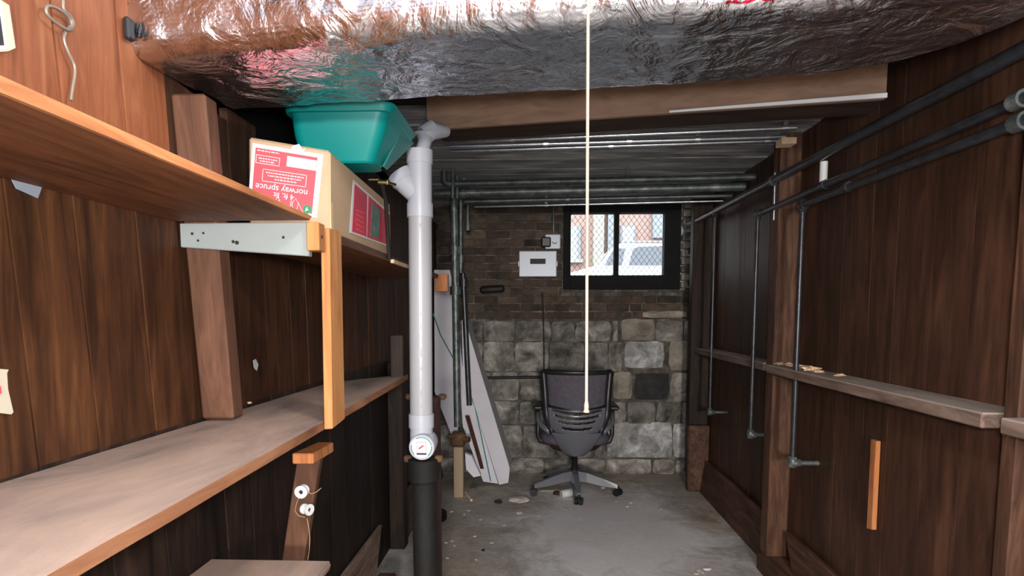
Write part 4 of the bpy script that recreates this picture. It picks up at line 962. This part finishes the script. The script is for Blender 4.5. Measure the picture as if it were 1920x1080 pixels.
for s in (-1, 1):
    bm = bmesh.new(); tube(bm, [(s*.19, -.17, .50), (s*.25, -.12, .535), (s*.28, -.05, .56), (s*.285, .0, .62)], [.022, .020, .018, .018], 10); obj('arm_bracket', bm, M['chair'], ch, True)
    bm = bmesh.new(); tube(bm, [(s*.16, .02, .375), (s*.27, .02, .40), (s*.285, .02, .45), (s*.285, .01, .66)], [.02, .02, .018, .016], 10); obj('arm_post', bm, M['chair_d'], ch, True)
    boxo('arm_pad', (s*.285-.035, -.13, .66), (s*.285+.035, .12, .695), M['chair_d'], ch, .012)
bm = bmesh.new(); tube(bm, [(0, 0, .09), (0, 0, .20), (0, 0, .201), (0, 0, .31)], [.034, .030, .022, .022], 16); obj('gas_lift', bm, M['chair_d'], ch, True)
for ang in (-88, -16, 56, 128, 200):
    a = math.radians(ang); dx, dy_ = math.cos(a), math.sin(a); L = .335
    bm = bmesh.new(); px_, py_ = -dy_, dx
    def st(r, wd, z0, z1): return [(dx*r-px_*wd, dy_*r-py_*wd, z0), (dx*r+px_*wd, dy_*r+py_*wd, z0), (dx*r+px_*wd*.6, dy_*r+py_*wd*.6, z1), (dx*r-px_*wd*.6, dy_*r-py_*wd*.6, z1)]
    S = [st(.0, .040, .10, .175), st(.10, .036, .095, .165), st(.22, .027, .072, .128), st(L, .018, .062, .090)]
    vv = [[bm.verts.new(q) for q in s_] for s_ in S]
    for s0_, s1_ in zip(vv, vv[1:]):
        for k in range(4): bm.faces.new((s0_[k], s0_[(k+1) % 4], s1_[(k+1) % 4], s1_[k]))
    bm.faces.new(vv[0]); bm.faces.new(vv[-1]); lg = obj('base_leg', bm, M['chair'], ch)
    bm = bmesh.new(); cx, cy = dx*(L-.0), dy_*(L-.0)
    wx, wy_ = math.cos(a+1.2), math.sin(a+1.2)
    for s in (-1, 1): tube(bm, [(cx+wx*.006*s, cy+wy_*.006*s, .029), (cx+wx*.028*s, cy+wy_*.028*s, .029)], .029, 16)
    tube(bm, [(cx, cy, .03), (cx, cy, .075)], .012, 10)
    obj('caster', bm, M['chair_d'], lg)

# ------------------------------------------------------------------ debris
def lump(name, px, py, s, mt, lab, cat, grp=None, flat_=.35, sx=1.0):
    p = onZ(px, py, 0); bm = bmesh.new(); bmesh.ops.create_icosphere(bm, subdivisions=2, radius=1)
    sd = R.uniform(0, 99)
    for v_ in bm.verts:
        k = 1+.45*noise.noise(v_.co*1.6+Vector((sd, 0, 0))); v_.co = Vector((v_.co.x*s*k*sx, v_.co.y*s*k*1.5, max(v_.co.z, -.3)*s*flat_*k))
    zm = min(v_.co.z for v_ in bm.verts)
    for v_ in bm.verts: v_.co += Vector((p.x, p.y, -zm))
    tag(obj(name, bm, mt), lab, cat, grp)
lump('plaster_lump', 975, 938, .055, M['chip'], 'pale broken plaster lump on the floor left of the chair', 'rubble', None, .3, 1.3)
lump('plaster_lump', 973, 962, .022, M['chip'], 'small plaster lump in front of the pale broken one', 'rubble')
lump('plaster_lump', 890, 915, .045, M['stone'], 'grey rubble lump on the floor in front of the foam boards', 'rubble')
lump('dirt_clod', 935, 942, .03, M['rust'], 'brown dirt clod beside the pale plaster lump', 'rubble')
lump('dirt_clod', 1045, 926, .035, mat('maroon_rag', (.10, .04, .03), .9), 'dark brown scrap under the chair base', 'scrap')
lump('dirt_clod', 906, 1032, .012, M['black'], 'black speck on the floor in front of the soil pipe', 'speck')
lump('plaster_lump', 1130, 915, .018, M['white'], 'white chip on the floor right of the chair base', 'chip', None, .5)
p = onZ(1066, 934, 0); cupo = empty('crushed_cup', p); tag(cupo, 'crushed white paper cup lying by the front caster', 'cup')
bm = bmesh.new(); tube(bm, [p+Vector((-.055, 0, .030)), p+Vector((.02, .03, .034))], [.026, .034], 18, False); o = obj('cup_wall', bm, M['white'], cupo, True); md = o.modifiers.new('s', 'SOLIDIFY'); md.thickness = .002
bm = bmesh.new(); tube(bm, [p+Vector((-.056, 0, .030)), p+Vector((-.053, .0015, .030))], .026, 18); obj('cup_bottom', bm, M['paper'], cupo)
tag(hexo('broken_tile', [onZ(1013, 922, 0), onZ(1050, 922, 0), onZ(1052, 905, 0), onZ(1018, 906, 0), onZ(1013, 922, 0)+Vector((0, 0, .012)), onZ(1050, 922, 0)+Vector((0, 0, .012)), onZ(1052, 905, 0)+Vector((0, 0, .012)), onZ(1018, 906, 0)+Vector((0, 0, .012))], M['stone_b'], None, .002), 'flat grey-green tile piece on the floor under the chair base', 'tile')
a, b = onZ(872, 922, .008), onZ(884, 938, .008); tag(tubeo('pale_splinter', [a, b], .010, M['bark'], None, 6), 'pale wood splinter on the floor by the tan prop', 'splinter')
spots = [(1003, 882+40, 4), (878, 958, 4), (846, 960, 4), (870, 965, 3), (820, 968, 4), (922, 1018, 4), (848, 1015, 4), (836, 1018, 4), (852, 1024, 3), (838, 1047, 4), (893, 1050, 3), (1050, 882+50, 3), (1183, 943, 5), (1176, 950, 4), (1240, 955, 3), (1155, 940, 3), (1060, 955, 4), (890, 1006, 3), (1325, 1068, 7), (1318, 1074, 6), (1305, 1076, 5), (1196, 948, 3), (1310, 1070, 5), (945, 985, 3), (1010, 968, 3), (990, 1005, 3), (900, 975, 3), (1088, 975, 3)]
src = None
for px_, py_, s_ in spots:
    p = onZ(px_, py_, 0)
    if src is None:
        bm = bmesh.new(); bmesh.ops.create_icosphere(bm, subdivisions=1, radius=1)
        for v_ in bm.verts: v_.co = v_.co*R.uniform(.7, 1.3); v_.co.z = max(v_.co.z, -.4)*.5+.2
        src = obj('plaster_chip', bm, M['chip']); o = src
    else: o = src.copy(); C.objects.link(o)
    s = s_*.0028*p.y/4; o.location = (p.x, p.y, 0); o.scale = (s, s*1.3, s); o.rotation_euler.z = R.uniform(0, 6)
    tag(o, 'tiny pale plaster chip scattered on the concrete floor', 'chip', 'plaster chips on the floor')

# ------------------------------------------------------------------ ceiling bulb and pull cord
lh = empty('bulb_lamp', (BULB.x, BULB.y, ZC)); tag(lh, 'bare ceiling bulb with a pull cord, above the top of the photo', 'lamp')
bm = bmesh.new(); tube(bm, [(BULB.x, BULB.y, ZC), (BULB.x, BULB.y, ZC-.03), (BULB.x, BULB.y, ZC-.07), (BULB.x, BULB.y, ZC-.12)], [.055, .055, .028, .024], 24); o = obj('socket', bm, M['white'], lh, True); sharp(o)
bm = bmesh.new(); bmesh.ops.create_uvsphere(bm, u_segments=24, v_segments=14, radius=.036)
for v_ in bm.verts: v_.co += BULB-Vector((0, 0, 0))
obj('bulb', bm, M['bulb'], lh, True)
a, b = onY(1102.5, 60, .87), onY(1099.5, 758, .87); d = (a-b).normalized()
pc_ = empty('pull_cord', b); tag(pc_, 'cream pull cord with a small bell end hanging in the centre', 'cord')
top = b+d*((2.2-b.z)/d.z)
tubeo('cord', [b, top], .0021, M['cord'], pc_, 8)
tubeo('cord_arm', [top, (BULB.x, BULB.y, 2.215)], .0021, M['cord'], pc_, 6)
tubeo('bell', [b+Vector((0, 0, .004)), b+Vector((0, 0, -.002)), b+Vector((0, 0, -.006)), b+Vector((0, 0, -.011))], [.0024, .0034, .0030, .0045], M['cord'], pc_, 14)
